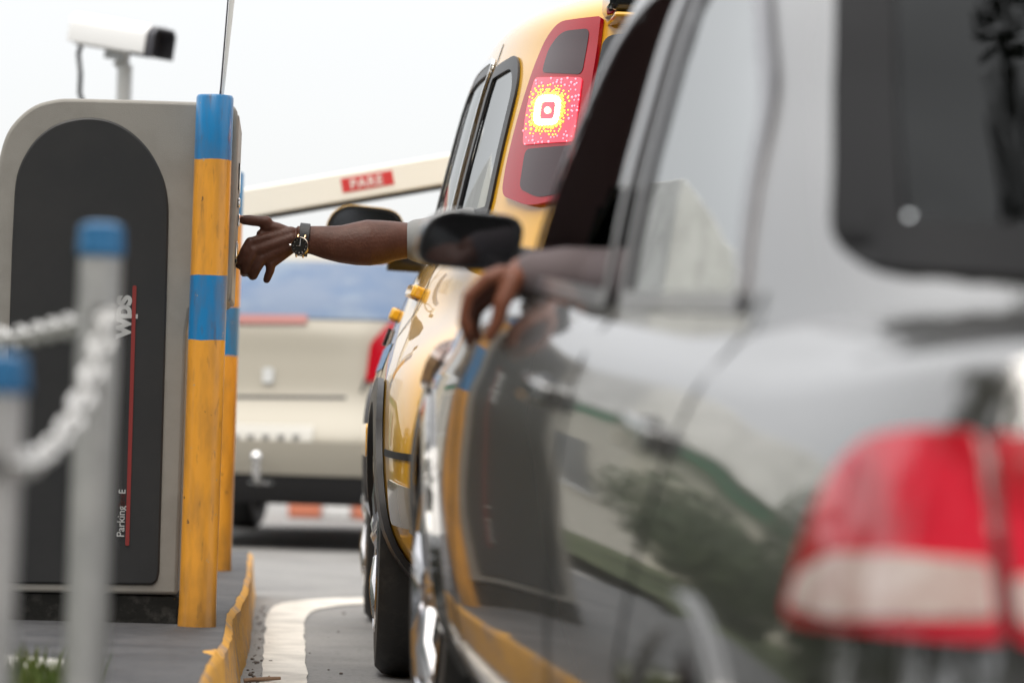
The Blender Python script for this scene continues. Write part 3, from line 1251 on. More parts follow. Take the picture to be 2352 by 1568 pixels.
def chain(name, pts, n, label, size=1.0):
    b = MB()
    # sample the curve evenly
    def at(t):
        x = t * (len(pts) - 1)
        return Vector((cr([p.x for p in pts], x), cr([p.y for p in pts], x), cr([p.z for p in pts], x)))
    for k in range(n):
        p, q = at(k / n), at((k + 1) / n)
        c = (p + q) / 2
        d = (q - p)
        ln = d.length
        d.normalize()
        side = d.cross(Vector((0, 0, 1))).normalized()
        if k % 2:
            side = d.cross(side).normalized()
        ring = []
        for i in range(14):
            t = 2 * math.pi * i / 14
            ring.append(c + d * math.cos(t) * ln * .72 + side * math.sin(t) * .0125 * size)
        ring.append(ring[0])
        b.tube(ring, .0048 * size, 8, cap=False)
    o = b.build(name, 'white_plastic', None, loc=pts[0])
    return tag(o, label, 'chain', 'white plastic chains between the posts')


chain('chain', [P(252, 722, PY - .035), P(215, 850, PY - .12), P(160, 975, PY - .3), P(95, 1050, PY - .5), P(48, 1068, PY2 - .035)], 17, 'white plastic chain drooping between the two blue capped posts')
chain('chain', [P(200, 738, PY + .03), P(120, 757, PY + .35), P(20, 776, PY + .7), P(-120, 770, PY + 1.1)], 16, 'white plastic chain running off behind the upright blue capped post')

# ================================================================== VEHICLES


def row(W, yr, yf, zr, zs, zf, nr=5.0, nf=4.0, bw=0.0):
    return dict(W=W, yr=yr, yf=yf, zr=zr, zs=zs, zf=zf, nr=nr, nf=nf, bw=bw)


def V2(*a):
    return [Vector(p) for p in a]


def seat(root, x, y, z, m='seat_cloth', w_=.48):
    b = MB()
    b.box((x, y, z + .12), (w_, .50, .20))
    b.box((x, y - .30, z + .46), (w_, .16, .62), Matrix.Rotation(R(14), 3, 'X'))
    b.box((x, y - .40, z + .84), (.26, .10, .17), Matrix.Rotation(R(10), 3, 'X'))
    return b.build('seat', m, root, bevel=.05, seg=3)


def mirror(root, x, y, z, m, w_=.25, h=.17, glass_m='mirror_glass', stalk=.12):
    """door mirror on the left: shell, glass facing back, arm to the door"""
    pts = rpoly([(x - w_ / 2, z - h * .42), (x + w_ / 2 - .02, z - h * .5), (x + w_ / 2, z + h * .40), (x - w_ / 2 + .03, z + h * .5)], [h * .42, h * .4, h * .38, h * .48], 6)
    b = MB()
    n = len(pts)
    c = sum(pts, Vector((0, 0))) / n
    vs, fs = [], []
    for sc, dy in ((.93, -.004), (1.0, .0), (1.0, .03), (.94, .075), (.78, .115), (.45, .14), (.08, .148)):
        vs += [(c.x + (p.x - c.x) * sc, y + dy, c.y + (p.y - c.y) * sc) for p in pts]
    for k in range(6):
        for i in range(n):
            j = (i + 1) % n
            fs.append((k * n + i, k * n + j, (k + 1) * n + j, (k + 1) * n + i))
    fs.append(tuple(range(6 * n, 7 * n)))
    fs.append(tuple(range(n))[::-1])
    b.add(vs, fs)
    o = b.build('door_mirror', m, root)
    g = MB()
    q = [(c.x + (p.x - c.x) * .88, c.y + (p.y - c.y) * .86) for p in pts]
    g.prism(q, y - .0075, y - .003, 'Y')
    g.build('mirror_glass', glass_m, o, smooth=False)
    r_ = MB()
    k = [(c.x + (p.x - c.x) * .985, c.y + (p.y - c.y) * .975) for p in pts]
    k2 = [(c.x + (p.x - c.x) * .885, c.y + (p.y - c.y) * .865) for p in pts]
    vs = [(p[0], y - .009, p[1]) for p in k] + [(p[0], y - .009, p[1]) for p in k2] + [(p[0], y + .004, p[1]) for p in k] + [(p[0], y + .004, p[1]) for p in k2]
    fs = []
    for i in range(n):
        j = (i + 1) % n
        fs += [(i, j, n + j, n + i), (2 * n + i, i + 3 * n, j + 3 * n, 2 * n + j), (i, 2 * n + i, 2 * n + j, j), (n + i, n + j, 3 * n + j, 3 * n + i)]
    r_.add(vs, fs)
    r_.build('mirror_rim', 'black_trim', o)
    s = MB()
    s.tube([(x + w_ * .3, y + .06, z - h * .38), (x + w_ / 2 + stalk * .5, y + .07, z - h * .42), (x + w_ / 2 + stalk, y + .09, z - h * .45)], [.035, .03, .04], 12, flat=.7)
    s.build('mirror_arm', 'black_trim', o)
    return o


M['mirror_glass'] = mat('mirror_glass', (0.62, 0.64, 0.66), 0.02, metal=1.0)
M['mirror_dark'] = mat('mirror_dark', (0.10, 0.105, 0.115), 0.05, metal=.9)


def interior(root, ln, wd, z0, y0, y1, wheel_xy=None, belt=.9):
    b = MB()
    b.box((0, (y0 + y1) / 2, z0), (wd, y1 - y0, .04))
    b.box((0, y1 - .02, (z0 + belt) / 2), (wd, .05, belt - z0))
    b.box((0, y0 + .02, (z0 + belt) / 2), (wd * .95, .05, belt - z0))
    b.build('cabin_floor', 'cabin', root, bevel=.01)
    d = MB()
    d.box((0, y1 - .17, belt - .06), (wd * .93, .34, .22))
    dash = d.build('dashboard', 'cabin', root, bevel=.05, seg=3)
    if wheel_xy:
        x, y, z = wheel_xy
        s = MB()
        a = R(62)
        ring = []
        for i in range(29):
            t = 2 * math.pi * i / 28
            ring.append((x + .185 * math.cos(t), y + .185 * math.sin(t) * math.cos(a), z + .185 * math.sin(t) * math.sin(a)))
        s.tube(ring, .014, 10, cap=False)
        s.tube([(x - .18, y, z), (x, y - .01, z - .01), (x + .18, y, z)], [.014, .04, .014], 10)
        s.tube([(x, y, z), (x, y + .26, z - .16)], .03, 12)
        s.build('steering_wheel', 'black_trim', root)


# ------------------------------------------------------------------ yellow taxi
TX, TY = 1.20, 9.20
taxi = empty('taxi', (TX, TY, 0), (0, 0, R(-.6)))
tag(taxi, 'glossy yellow tall taxi with its left brake light lit', 'taxi')
rows = [
    row(.86, .10, 4.12, .25, .25, .25, 8, 4),
    row(.94, .02, 4.24, .38, .38, .36, 9, 4),
    row(.962, .0, 4.27, .57, .55, .52, 9, 4),
    row(.955, .05, 4.22, .77, .75, .72, 7, 4),
    row(.905, .09, 4.10, .93, .92, .88, 3.2, 4),
    row(.85, .12, 3.80, 1.05, 1.06, .97, 2.9, 4),
    row(.81, .15, 3.35, 1.16, 1.15, 1.03, 2.9, 4),
    row(.755, .19, 3.00, 1.38, 1.39, 1.32, 2.95, 4),
    row(.695, .25, 2.60, 1.60, 1.62, 1.57, 3.0, 4),
    row(.615, .32, 2.35, 1.735, 1.76, 1.72, 3.2, 4),
    row(.37, .50, 2.10, 1.80, 1.83, 1.79, 3, 3),
    row(.0, 1.0, 1.80, 1.82, 1.845, 1.81, 3, 3),
]
tx = Car(rows, 2.1, taxi, 'yellow_paint')
WYr, WYf, WZ, WR = .80, 3.33, .335, .335
for yc in (WYr, WYf):
    tx.arch(yc, WZ, .395)
    for side in ('left', 'right'):
        n = 48
        a0, a1 = R(-20), R(200)
        o_ = [Vector((yc + .445 * math.cos(a0 + (a1 - a0) * i / n), WZ + .435 * math.sin(a0 + (a1 - a0) * i / n))) for i in range(n + 1)]
        i_ = [Vector((yc + .375 * math.cos(a0 + (a1 - a0) * i / n), WZ + .372 * math.sin(a0 + (a1 - a0) * i / n))) for i in range(n + 1)]
        tx.decal('wheel_arch_trim', side, o_ + i_[::-1], 'black_trim', off=.004, thick=.016, grid=.05)
# side glass
quarter = rpoly(V2((.74, 1.19), (1.16, 1.17), (1.16, 1.62), (.88, 1.635), (.78, 1.56)), [.05, .04, .05, .10, .12])
reard = rpoly(V2((1.24, 1.17), (1.98, 1.165), (1.98, 1.65), (1.24, 1.645)), .05)
frontd = rpoly(V2((2.06, 1.165), (2.98, 1.15), (2.62, 1.54), (2.45, 1.64), (2.06, 1.65)), [.04, .05, .08, .06, .05])
for side in ('left', 'right'):
    tx.window(side, quarter, 'glass_sedan', fw=.036, name='quarter_window')
    tx.window(side, reard, 'glass_sedan', fw=.034, trim='chrome')
    tx.window(side, frontd, 'glass_sedan', fw=.034, glass=(side == 'right'), trim='chrome')
    # door seams, crease moulding and handles
    tx.seam(side, [(1.20, 1.69), (1.20, .95), (1.24, .72), (1.32, .42)])
    tx.seam(side, [(2.02, 1.69), (2.02, .40)])
    tx.seam(side, [(3.0, 1.12), (2.95, .80), (2.92, .40)])
    tx.decal('side_moulding', side, rpoly(V2((1.30, .56), (2.9, .55), (2.9, .64), (1.30, .65)), .02), 'yellow_paint', off=.002, thick=.02, grid=.08)
    tx.decal('sill_trim', side, rpoly(V2((1.26, .27), (2.88, .27), (2.88, .40), (1.26, .41)), .02), 'black_trim', off=.002, thick=.02, grid=.08)


def handle(car, root, y, z, m):
    p, n = car.hit('left', (y, z))
    b = MB()
    t_ = Vector((0, 1, 0))
    t_ = (t_ - n * t_.dot(n)).normalized()
    q_ = n.cross(t_)
    rot = Matrix((n, t_, q_)).transposed()
    b.box(p + n * .020, (.016, .19, .036), rot)
    b.box(p + n * .008 + t_ * .085, (.030, .028, .034), rot)
    b.box(p + n * .008 - t_ * .085, (.030, .028, .034), rot)
    o = b.build('door_handle', m, root, bevel=.007, seg=3)
    c = MB()
    c.ball(p - Vector((0, 0, 0)) + n * .002, (.010, .055, .026), 16, 8)
    c.build('handle_cup', 'black_trim', o)
    return o


handle(tx, taxi, 1.36, 1.01, 'yellow_paint')
handle(tx, taxi, 2.20, .965, 'yellow_paint')
# fuel flap and keyhole like a dark stud on the rear door
p, n = tx.hit('left', (1.52, .90))
tx.decal('door_badge', 'left', rpoly(V2((2.16, .875), (2.30, .875), (2.30, .925), (2.16, .925)), .02), 'black_trim', thick=.012)
# blue band of lettering stripes on the doors
tx.decal('door_stripe', 'left', V2((1.30, .80), (2.9, .80), (2.9, .87), (1.30, .87)), 'blue_cap', off=.0015, thick=.0012, grid=.08)

inv = taxi.rotation_euler.to_matrix().to_4x4()
TMAT = Matrix.Translation(taxi.location) @ inv
TINV = TMAT.inverted()


CORNER = ('dir', R(32))


def tl(px, py):
    return tx.through(TINV, px, py, CORNER)


# tall tail lamp up the corner pillar
lens = rpoly([tl(1296, 55), tl(1391, 43), tl(1376, 150), tl(1352, 305), tl(1325, 455), tl(1227, 477), tl(1164, 452), tl(1172, 395), tl(1196, 293), tl(1232, 176), tl(1262, 98)],
             [.03, .012, .03, .05, .02, .04, .03, .05, .06, .06, .05], 5)
smoke = rpoly([tl(1303, 77), tl(1366, 70), tl(1348, 177), tl(1258, 172), tl(1272, 117)], [.03, .02, .02, .015, .03])
low = rpoly([tl(1220, 347), tl(1328, 338), tl(1306, 446), tl(1248, 458), tl(1206, 436)], [.02, .01, .015, .03, .02])
for mir in (True, False):
    tlamp = tx.decal('tail_light', CORNER, lens, 'red_lens', off=.004, thick=.012, grid=.02, mirror=mir)
    tx.decal('reversing_lens', CORNER, smoke, 'smoked_lens', tlamp, off=.0145, thick=.003, grid=.02, mirror=mir)
    tx.decal('indicator_lens', CORNER, low, 'smoked_lens', tlamp, off=.0145, thick=.003, grid=.02, mirror=mir)
# the lit lamp: rings of bright prisms round the bulb
M['lamp_core'] = mat('lamp_core', (.9, .8, .6), .3, emit=(1.0, .78, .36), es=7.0)
M['lamp_yellow'] = mat('lamp_yellow', (.9, .5, .1), .3, emit=(1.0, .42, .05), es=2.0)
M['lamp_pink'] = mat('lamp_pink', (.8, .2, .2), .3, emit=(1.0, .20, .26), es=1.7)
M['lamp_glow'] = mat('lit_lens', (.6, .03, .05), .12, emit=(1.0, .02, .07), es=.60, coat=1.0)
lit = rpoly([tl(1244, 184), tl(1350, 184), tl(1330, 330), tl(1216, 338), tl(1222, 260)], [.015, .012, .012, .012, .05])
lampo = tx.decal('brake_lamp', CORNER, lit, 'lamp_glow', tlamp, off=.0165, thick=.003, grid=.02)
cxp, cyp = 1273, 259


def ringpt(r, a):
    """rounded-square ring of radius r (px), skewed like the pillar"""
    c, s = math.cos(a), math.sin(a)
    k = (abs(c) ** 4.2 + abs(s) ** 4.2) ** (-1 / 4.2)
    x, y = r * k * c * .92, r * k * s * 1.10
    return cxp + x - y * .13, cyp + y


core, ylw, pnk = MB(), MB(), MB()


def dot(mbx, px, py, r):
    q = tl(px, py)
    p, n = tx.hit(CORNER, (q.x, q.y))
    mbx.ball(p + n * .0205, r, 8, 6)


dot(core, cxp, cyp, .0085)
for r, k, mbx, rad in ((22, 24, core, .0050), (28, 30, core, .0052), (33, 30, ylw, .0042), (37, 36, ylw, .0036), (43, 36, ylw, .0029), (50, 36, ylw, .0022), (57, 38, pnk, .0028), (64, 42, pnk, .0027), (72, 44, pnk, .0025)):
    for i in range(k):
        x, y = ringpt(r, 2 * math.pi * i / k)
        x += rnd.gauss(0, 1.5) * (r > 34)
        y += rnd.gauss(0, 1.5) * (r > 34)
        q = tl(x, y)
        if inside((q.x, q.y), lit) and (r < 50 or rnd.random() < .75):
            dot(mbx, x, y, rad * (rnd.uniform(.7, 1.25) if r > 34 else 1))
core.build('bulb_reflector', 'lamp_core', tlamp)
ylw.build('amber_prisms', 'lamp_yellow', tlamp)
pnk.build('pink_prisms', 'lamp_pink', tlamp)

# tailgate: glass, yellow spoiler lip, plate, handle, seams
bgl = rpoly(V2((-.52, 1.10), (.52, 1.10), (.42, 1.645), (-.42, 1.645)), .03)
tx.decal('rear_window', 'rear', bgl, 'dark_glass', off=.004, thick=.006, grid=.05)
b = MB()
b.add(*((lambda s: (s.v, s.f))(MB().box((0, .30, 1.677), (.84, .26, .012)))))
spo = b.build('spoiler', 'yellow_paint', taxi, bevel=.008)
b = MB()
b.box((0, .34, 1.735), (.86, .30, .095))
b.build('spoiler_top', 'dark_glass', taxi, bevel=.02)
tx.decal('number_plate', 'rear', rpoly(V2((-.2, .80), (.2, .80), (.2, .93), (-.2, .93)), .01), 'plate_grey', off=.006, thick=.004)
tx.decal('tailgate_gap', 'rear', V2((-.62, .70), (.62, .70), (.62, .708), (-.62, .708)), 'rubber', off=.001, thick=.001)
tx.decal('bumper_gap', 'left', V2((.10, .565), (.40, .575), (.40, .592), (.10, .582)), 'rubber', off=.001, thick=.003, grid=.03)
for side in ('left', 'right'):
    tx.decal('reflector_lens', side, rpoly(V2((.12, .40), (.30, .41), (.29, .52), (.12, .50)), .015), 'reflector_clear', off=.004, thick=.006, grid=.02)
tx.decal('bumper', 'rear', rpoly(V2((-.80, .33), (.80, .33), (.84, .56), (-.84, .56)), .04), 'yellow_paint', off=.006, thick=.02, grid=.05)
tx.decal('rear_reflector', 'rear', rpoly(V2((-.86, .40), (-.66, .39), (-.66, .50), (-.84, .52)), .015), 'reflector_clear', off=.03, thick=.006, grid=.02)
# windscreen, headlamps
tx.window('front', rpoly(V2((-.60, 1.10), (.60, 1.10), (.50, 1.58), (-.50, 1.58)), .06), 'glass', fw=.05, name='windscreen')
for sx in (1, -1):
    tx.decal('headlight', 'front', rpoly(V2((sx * .45, .68), (sx * .80, .70), (sx * .84, .86), (sx * .5, .82)), .04), 'clear_lens', off=.004, thick=.02)
tx.finish()
for yc in (WYr, WYf):
    wheel(taxi, (-.845, yc, WZ), -1, WR, .215, 5)
    wheel(taxi, (.845, yc, WZ), 1, WR, .215, 5)
    b = MB()
    b.lathe([(.02, -.74), (.40, -.735), (.40, -.60), (.02, -.60)], (0, yc, WZ + .02), 'X', 32)
    b.build('wheel_well', 'rubber', taxi)
    b = MB()
    b.lathe([(.02, .60), (.40, .60), (.40, .735), (.02, .74)], (0, yc, WZ + .02), 'X', 32)
    b.build('wheel_well', 'rubber', taxi)
b = MB()
b.box((0, 2.05, .33), (1.2, 3.7, .10))
b.build('underbody', 'rubber', taxi, bevel=.03)
interior(taxi, 4.2, 1.40, .42, .5, 3.0, (-.36, 2.45, 1.02), 1.0)
seat(taxi, .36, 1.80, .52)
seat(taxi, -.36, 1.80, .52)
seat(taxi, 0, .95, .52, w_=1.2)
# left mirror
mm = [TINV @ P(735, 540, 12.1), TINV @ P(933, 540, 12.1), TINV @ P(834, 466, 12.1), TINV @ P(834, 610, 12.1)]
mirror(taxi, (mm[0].x + mm[1].x) / 2, mm[0].y, (mm[2].z + mm[3].z) / 2, 'yellow_paint', w_=mm[1].x - mm[0].x, h=mm[2].z - mm[3].z, glass_m='mirror_dark', stalk=.10)


# ------------------------------------------------------------------ grey sedan close to the lens
SX, SY, SZ = 1.405, 3.75, -.29
SYAW, SPITCH = R(4.9), R(5.25)
sedan = empty('sedan', (SX, SY, SZ), (SPITCH, 0, SYAW))
SMAT = Matrix.Translation((SX, SY, SZ)) @ sedan.rotation_euler.to_matrix().to_4x4()
SINV = SMAT.inverted()
tag(sedan, 'dark glossy sedan with red and clear tail lights, close in front and out of focus', 'car')
rows = [
    row(.80, .14, 4.30, .24, .20, .22, 7, 5),
    row(.855, .04, 4.45, .36, .33, .34, 8, 6),
    row(.876, .0, 4.49, .54, .52, .50, 11, 6),
    row(.874, .03, 4.44, .74, .72, .66, 12, 5, .01),
    row(.862, .085, 4.25, .93, .82, .74, 13, 4.5, .035),
    row(.852, .13, 4.05, 1.035, .87, .79, 14, 5, .065),
    row(.842, .165, 3.85, 1.062, .90, .82, 14, 5, .08),
    row(.828, .26, 3.65, 1.066, .925, .86, 13, 5, .08),
    row(.806, .545, 3.40, 1.076, .95, .91, 9, 5, .05),
    row(.800, .60, 3.36, 1.088, .957, .92, 8, 5, .04),
    row(.755, .90, 3.04, 1.27, 1.21, 1.17, 6, 5.5),
    row(.668, 1.22, 2.70, 1.48, 1.475, 1.44, 5, 5.5),
    row(.49, 1.45, 2.40, 1.54, 1.55, 1.53, 3.4, 3.6),
    row(.22, 1.65, 2.15, 1.57, 1.58, 1.56, 3, 3),
    row(.0, 1.85, 2.0, 1.575, 1.585, 1.57, 3, 3),
]
sd_ = Car(rows, 1.98, sedan, 'dark_paint', bow=.05)
SWr, SWf, SWZ, SWR = .90, 3.60, .315, .315
for yc in (SWr, SWf):
    sd_.arch(yc, SWZ, .355)
    for side in ('left', 'right'):
        n = 48
        a0, a1 = R(-14), R(194)
        o_ = [Vector((yc + .392 * math.cos(a0 + (a1 - a0) * i / n), SWZ + .385 * math.sin(a0 + (a1 - a0) * i / n))) for i in range(n + 1)]
        i_ = [Vector((yc + .34 * math.cos(a0 + (a1 - a0) * i / n), SWZ + .34 * math.sin(a0 + (a1 - a0) * i / n))) for i in range(n + 1)]
        sd_.decal('wheel_arch_lip', side, o_ + i_[::-1], 'dark_paint', off=.001, thick=.010, grid=.05)
rd = rpoly(V2((1.08, 1.02), (1.78, .975), (1.80, 1.465), (1.50, 1.46), (1.22, 1.28)), [.03, .03, .05, .12, .1])
fd = rpoly(V2((1.88, .97), (2.98, .935), (2.72, 1.13), (2.36, 1.38), (2.14, 1.45), (1.88, 1.465)), [.03, .02, .1, .1, .1, .05])
for side in ('left', 'right'):
    sd_.window(side, rd, 'glass_sedan', fw=.026, name='window', frame_m='frame_grey')
    sd_.window(side, fd, 'glass_sedan', fw=.026, glass=(side == 'right'), frame_m='frame_grey')
    sd_.seam(side, [(1.83, 1.38), (1.83, .95), (1.82, .30)])
    sd_.seam(side, [(1.02, 1.05), (1.12, .85), (1.28, .55), (1.30, .30)])
    sd_.seam(side, [(2.98, .97), (2.96, .70), (2.92, .30)])
handle(sd_, sedan, 1.26, .85, 'dark_paint')
handle(sd_, sedan, 2.02, .835, 'dark_paint')
sd_.window('rear', rpoly(V2((-.71, 1.095), (.71, 1.095), (.60, 1.51), (-.60, 1.51)), .05), 'glass_tinted', fw=.055, name='rear_window', frame_m='frit')
sd_.window('front', rpoly(V2((-.66, .96), (.66, .96), (.54, 1.40), (-.54, 1.40)), .06), 'glass', fw=.035, name='windscreen')


SCORN = ('dir', R(22))


def sl_(px, py):
    return sd_.through(SINV, px, py, SCORN)


def sr_(px, py):
    return sd_.through(SINV, px, py, 'rear')


lens = rpoly([sl_(1834, 1410), sl_(1880, 1230), sl_(1945, 1090), sl_(2020, 1012), sl_(2140, 994), sl_(2262, 1000), sl_(2285, 1200), sl_(2312, 1478), sl_(2060, 1456), sl_(1860, 1440)],
             [.015, .05, .05, .03, .05, .008, .05, .008, .05, .02], 5)
clr = rpoly([sl_(1852, 1398), sl_(1880, 1318), sl_(1960, 1276), sl_(2100, 1278), sl_(2288, 1298), sl_(2302, 1425), sl_(2100, 1424), sl_(1950, 1426)], [.012, .015, .01, .01, .008, .008, .01, .02], 4)
lidl = rpoly([sr_(2292, 1006), sr_(2440, 1020), sr_(2560, 1180), sr_(2560, 1500), sr_(2340, 1482), sr_(2312, 1200)], [.008, .03, .05, .02, .008, .05], 5)
c2 = rpoly([sr_(2334, 1330), sr_(2480, 1340), sr_(2500, 1450), sr_(2348, 1440)], .008)
for mir in (True, False):
    tlo = sd_.decal('tail_light', SCORN, lens, 'red_lens_pale', off=.003, thick=.016, grid=.02, mirror=mir)
    sd_.decal('reversing_lens', SCORN, clr, 'clear_lens', tlo, off=.020, thick=.003, grid=.02, mirror=mir)
    l2 = sd_.decal('lid_light', 'rear', lidl, 'red_lens_pale', off=.003, thick=.016, grid=.02, mirror=mir)
    sd_.decal('reversing_lens', 'rear', c2, 'clear_lens', l2, off=.020, thick=.003, grid=.02, mirror=mir)
sd_.decal('number_plate', 'rear', rpoly(V2((-.2, .60), (.2, .60), (.2, .73), (-.2, .73)), .01), 'plate_grey', off=.006, thick=.004)
sd_.decal('boot_gap', 'rear', V2((-.62, .70), (.62, .70), (.62, .708), (-.62, .708)), 'rubber', off=.001, thick=.001)
for sx in (1, -1):
    sd_.decal('boot_gap', 'rear', [Vector((sx * x, z)) for x, z in ((-.635, .70), (-.628, .70), (-.612, 1.03), (-.619, 1.03))], 'rubber', off=.001, thick=.001)
    sd_.decal('headlight', 'front', rpoly(V2((sx * .42, .62), (sx * .78, .64), (sx * .82, .76), (sx * .5, .74)), .04), 'clear_lens', off=.004, thick=.02)
sd_.finish()
for yc in (SWr, SWf):
    wheel(sedan, (-.72, yc, SWZ), -1, SWR, .205, 5)
    wheel(sedan, (.72, yc, SWZ), 1, SWR, .205, 5)
    b = MB()
    b.lathe([(.02, -.655), (.36, -.65), (.36, -.5), (.02, -.5)], (0, yc, SWZ + .02), 'X', 32)
    b.build('wheel_well', 'rubber', sedan)
    b = MB()
    b.lathe([(.02, .5), (.36, .5), (.36, .65), (.02, .655)], (0, yc, SWZ + .02), 'X', 32)
    b.build('wheel_well', 'rubber', sedan)
b = MB()
b.box((0, 2.2, .27), (1.1, 3.8, .08))
b.build('underbody', 'rubber', sedan, bevel=.02)
interior(sedan, 4.4, 1.34, .34, .8, 3.15, (-.36, 2.48, .86), .93)
seat(sedan, .36, 1.95, .38)
seat(sedan, -.36, 1.95, .38)
seat(sedan, 0, 1.15, .38, w_=1.2)
m0, m1 = SINV @ P(948, 470, 6.52), SINV @ P(1212, 635, 6.52)
mirror(sedan, (m0.x + m1.x) / 2, m0.y, (m0.z + m1.z) / 2, 'dark_paint', w_=m1.x - m0.x, h=m0.z - m1.z - .005, glass_m='mirror_dark', stalk=.08)

# ------------------------------------------------------------------ pale hatchback beyond the barrier
HY0 = 18.2
HX0 = P(607, 900, HY0).x
hat = empty('hatchback', (HX0, HY0, 0), (0, 0, R(-11.5)))
HMAT = Matrix.Translation((HX0, HY0, 0)) @ Matrix.Rotation(R(-11.5), 4, 'Z')
tag(hat, 'pale silver hatchback with a tow ball waiting beyond the barrier', 'car')
rows = [
    row(.74, .14, 3.7, .24, .22, .22, 5, 4),
    row(.82, .04, 3.85, .34, .33, .33, 5, 4),
    row(.84, .0, 3.9, .52, .5, .5, 5, 4),
    row(.84, .10, 3.85, .70, .70, .64, 5, 4),
    row(.83, .15, 3.6, .90, .88, .76, 5, 4),
    row(.79, .18, 3.3, 1.06, 1.02, .84, 4.6, 4),
    row(.75, .24, 2.95, 1.14, 1.08, .92, 4.4, 4),
    row(.68, .50, 2.6, 1.28, 1.24, 1.14, 4.2, 4),
    row(.60, .74, 2.3, 1.40, 1.40, 1.36, 4, 4),
    row(.48, .86, 2.1, 1.45, 1.47, 1.45, 3.6, 4),
    row(.24, 1.0, 1.9, 1.475, 1.50, 1.475, 3, 3),
    row(.0, 1.2, 1.8, 1.48, 1.51, 1.48, 3, 3),
]
hc = Car(rows, 1.9, hat, 'champagne', nu=72, per=6)
for yc in (.72, 3.05):
    hc.arch(yc, .30, .34)
for side in ('left', 'right'):
    hc.window(side, rpoly(V2((.62, 1.12), (1.5, 1.10), (1.5, 1.40), (.95, 1.40)), .05), 'dark_glass', fw=.03)
    hc.window(side, rpoly(V2((1.58, 1.10), (2.62, 1.05), (2.2, 1.38), (1.58, 1.40)), .05), 'dark_glass', fw=.03)
hc.decal('rear_window', 'rear', rpoly(V2((-.68, 1.10), (.68, 1.10), (.56, 1.39), (-.56, 1.39)), .06), 'sky_blue_glass', off=.003, thick=.006)


def hp(px, py, Y=18.3):
    q = HMAT.inverted() @ P(px, py, Y)
    return Vector((q.x, q.z))


hc.decal('stop_lamp', 'rear', [hp(440, 722), hp(700, 726), hp(700, 745), hp(440, 742)], 'stop_pale', off=.004, thick=.01)
for sx in (1, -1):
    tlp = rpoly([hp(842, 880), hp(850, 790), hp(885, 745), hp(930, 740), hp(925, 860)], .02)
    hc.decal('tail_light', 'rear', [Vector((sx * p.x, p.y)) for p in tlp], 'red_lens', off=.004, thick=.02)
    hc.decal('tailgate_gap', 'rear', [Vector((sx * p.x, p.y)) for p in (hp(832, 900), hp(880, 735), hp(885, 735), hp(838, 902))], 'rubber', off=.001, thick=.002)
hc.decal('tailgate_gap', 'rear', [hp(200, 905), hp(800, 910), hp(800, 917), hp(200, 912)], 'rubber', off=.001, thick=.002)
hc.decal('emblem', 'rear', rpoly([hp(600, 845), hp(626, 845), hp(626, 880), hp(600, 880)], .012), 'grey_metal', off=.004, thick=.01)
hc.decal('bumper', 'rear', rpoly(V2((-.80, .37), (.80, .37), (.80, .52), (-.80, .52)), .03), 'champagne', off=.004, thick=.03)
hc.decal('valance', 'rear', rpoly(V2((-.78, .24), (.78, .24), (.80, .365), (-.80, .365)), .03), 'black_trim', off=.004, thick=.024)
pl = hc.decal('number_plate', 'rear', rpoly([hp(480, 975), hp(733, 980), hp(730, 1052), hp(478, 1048)], .01), 'plate_grey', off=.006, thick=.006)
for k in range(6):
    x = 505 + k * 36
    hc.decal('plate_mark', 'rear', [hp(x, 1000), hp(x + 16, 1000), hp(x + 16, 1036), hp(x, 1036)], 'plate_mark', pl, off=.013, thick=.001)
hc.finish()
for yc in (.72, 3.05):
    wheel(hat, (-.735, yc, .30), -1, .30, .19, 5)
    wheel(hat, (.735, yc, .30), 1, .30, .19, 5)
b = MB()
b.box((0, 1.95, .30), (1.4, 3.3, .14))
b.build('underbody', 'rubber', hat, bevel=.03)
b = MB()
hb = HMAT.inverted() @ P(598, 1080, HY0)
b.tube([(hb.x, .2, .34), (hb.x, -.06, .33), (hb.x, -.10, .37), (hb.x, -.10, .42)], .022, 12)
b.ball((hb.x, -.10, .44), .03)
b.box((hb.x, .12, .34), (.12, .2, .06))
b.build('tow_ball', 'chrome', hat)
interior(hat, 3.9, 1.3, .36, .5, 2.6, (-.33, 2.1, .9), .95)

# ================================================================== PEOPLE


def remesh(mb, name, m, parent=None, vox=.003, smooth=6, loc=None, fac=.5):
    off = Vector(loc) if loc is not None else Vector()
    me = bpy.data.meshes.new(name + '_raw')
    me.from_pydata([tuple(p - off) for p in mb.v], [], mb.f)
    bm = bmesh.new()
    bm.from_mesh(me)
    bmesh.ops.recalc_face_normals(bm, faces=bm.faces)
    bm.to_mesh(me)
    bm.free()
    o = bpy.data.objects.new(name, me)
    COL.objects.link(o)
    d = o.modifiers.new('r', 'REMESH')
    d.mode = 'VOXEL'
    d.voxel_size = vox
    d.use_smooth_shade = True
    s = o.modifiers.new('s', 'SMOOTH')
    s.factor = fac
    s.iterations = smooth
    dg = bpy.context.evaluated_depsgraph_get()
    m2 = bpy.data.meshes.new_from_object(o.evaluated_get(dg))
    bpy.data.objects.remove(o)
    bpy.data.meshes.remove(me)
    m2.name = name
    m2.materials.clear()
    m2.materials.append(M[m])
    m2.shade_smooth()
    o = bpy.data.objects.new(name, m2)
    COL.objects.link(o)
    o.location = off
    if parent:
        o.parent = parent
        o.matrix_parent_inverse = Matrix.Translation(-parent.location)
    return o


def chainlimb(b, pts, rads, n=18):
    for i in range(len(pts) - 1):
        b.limb(pts[i], rads[i], pts[i + 1], rads[i + 1], n)


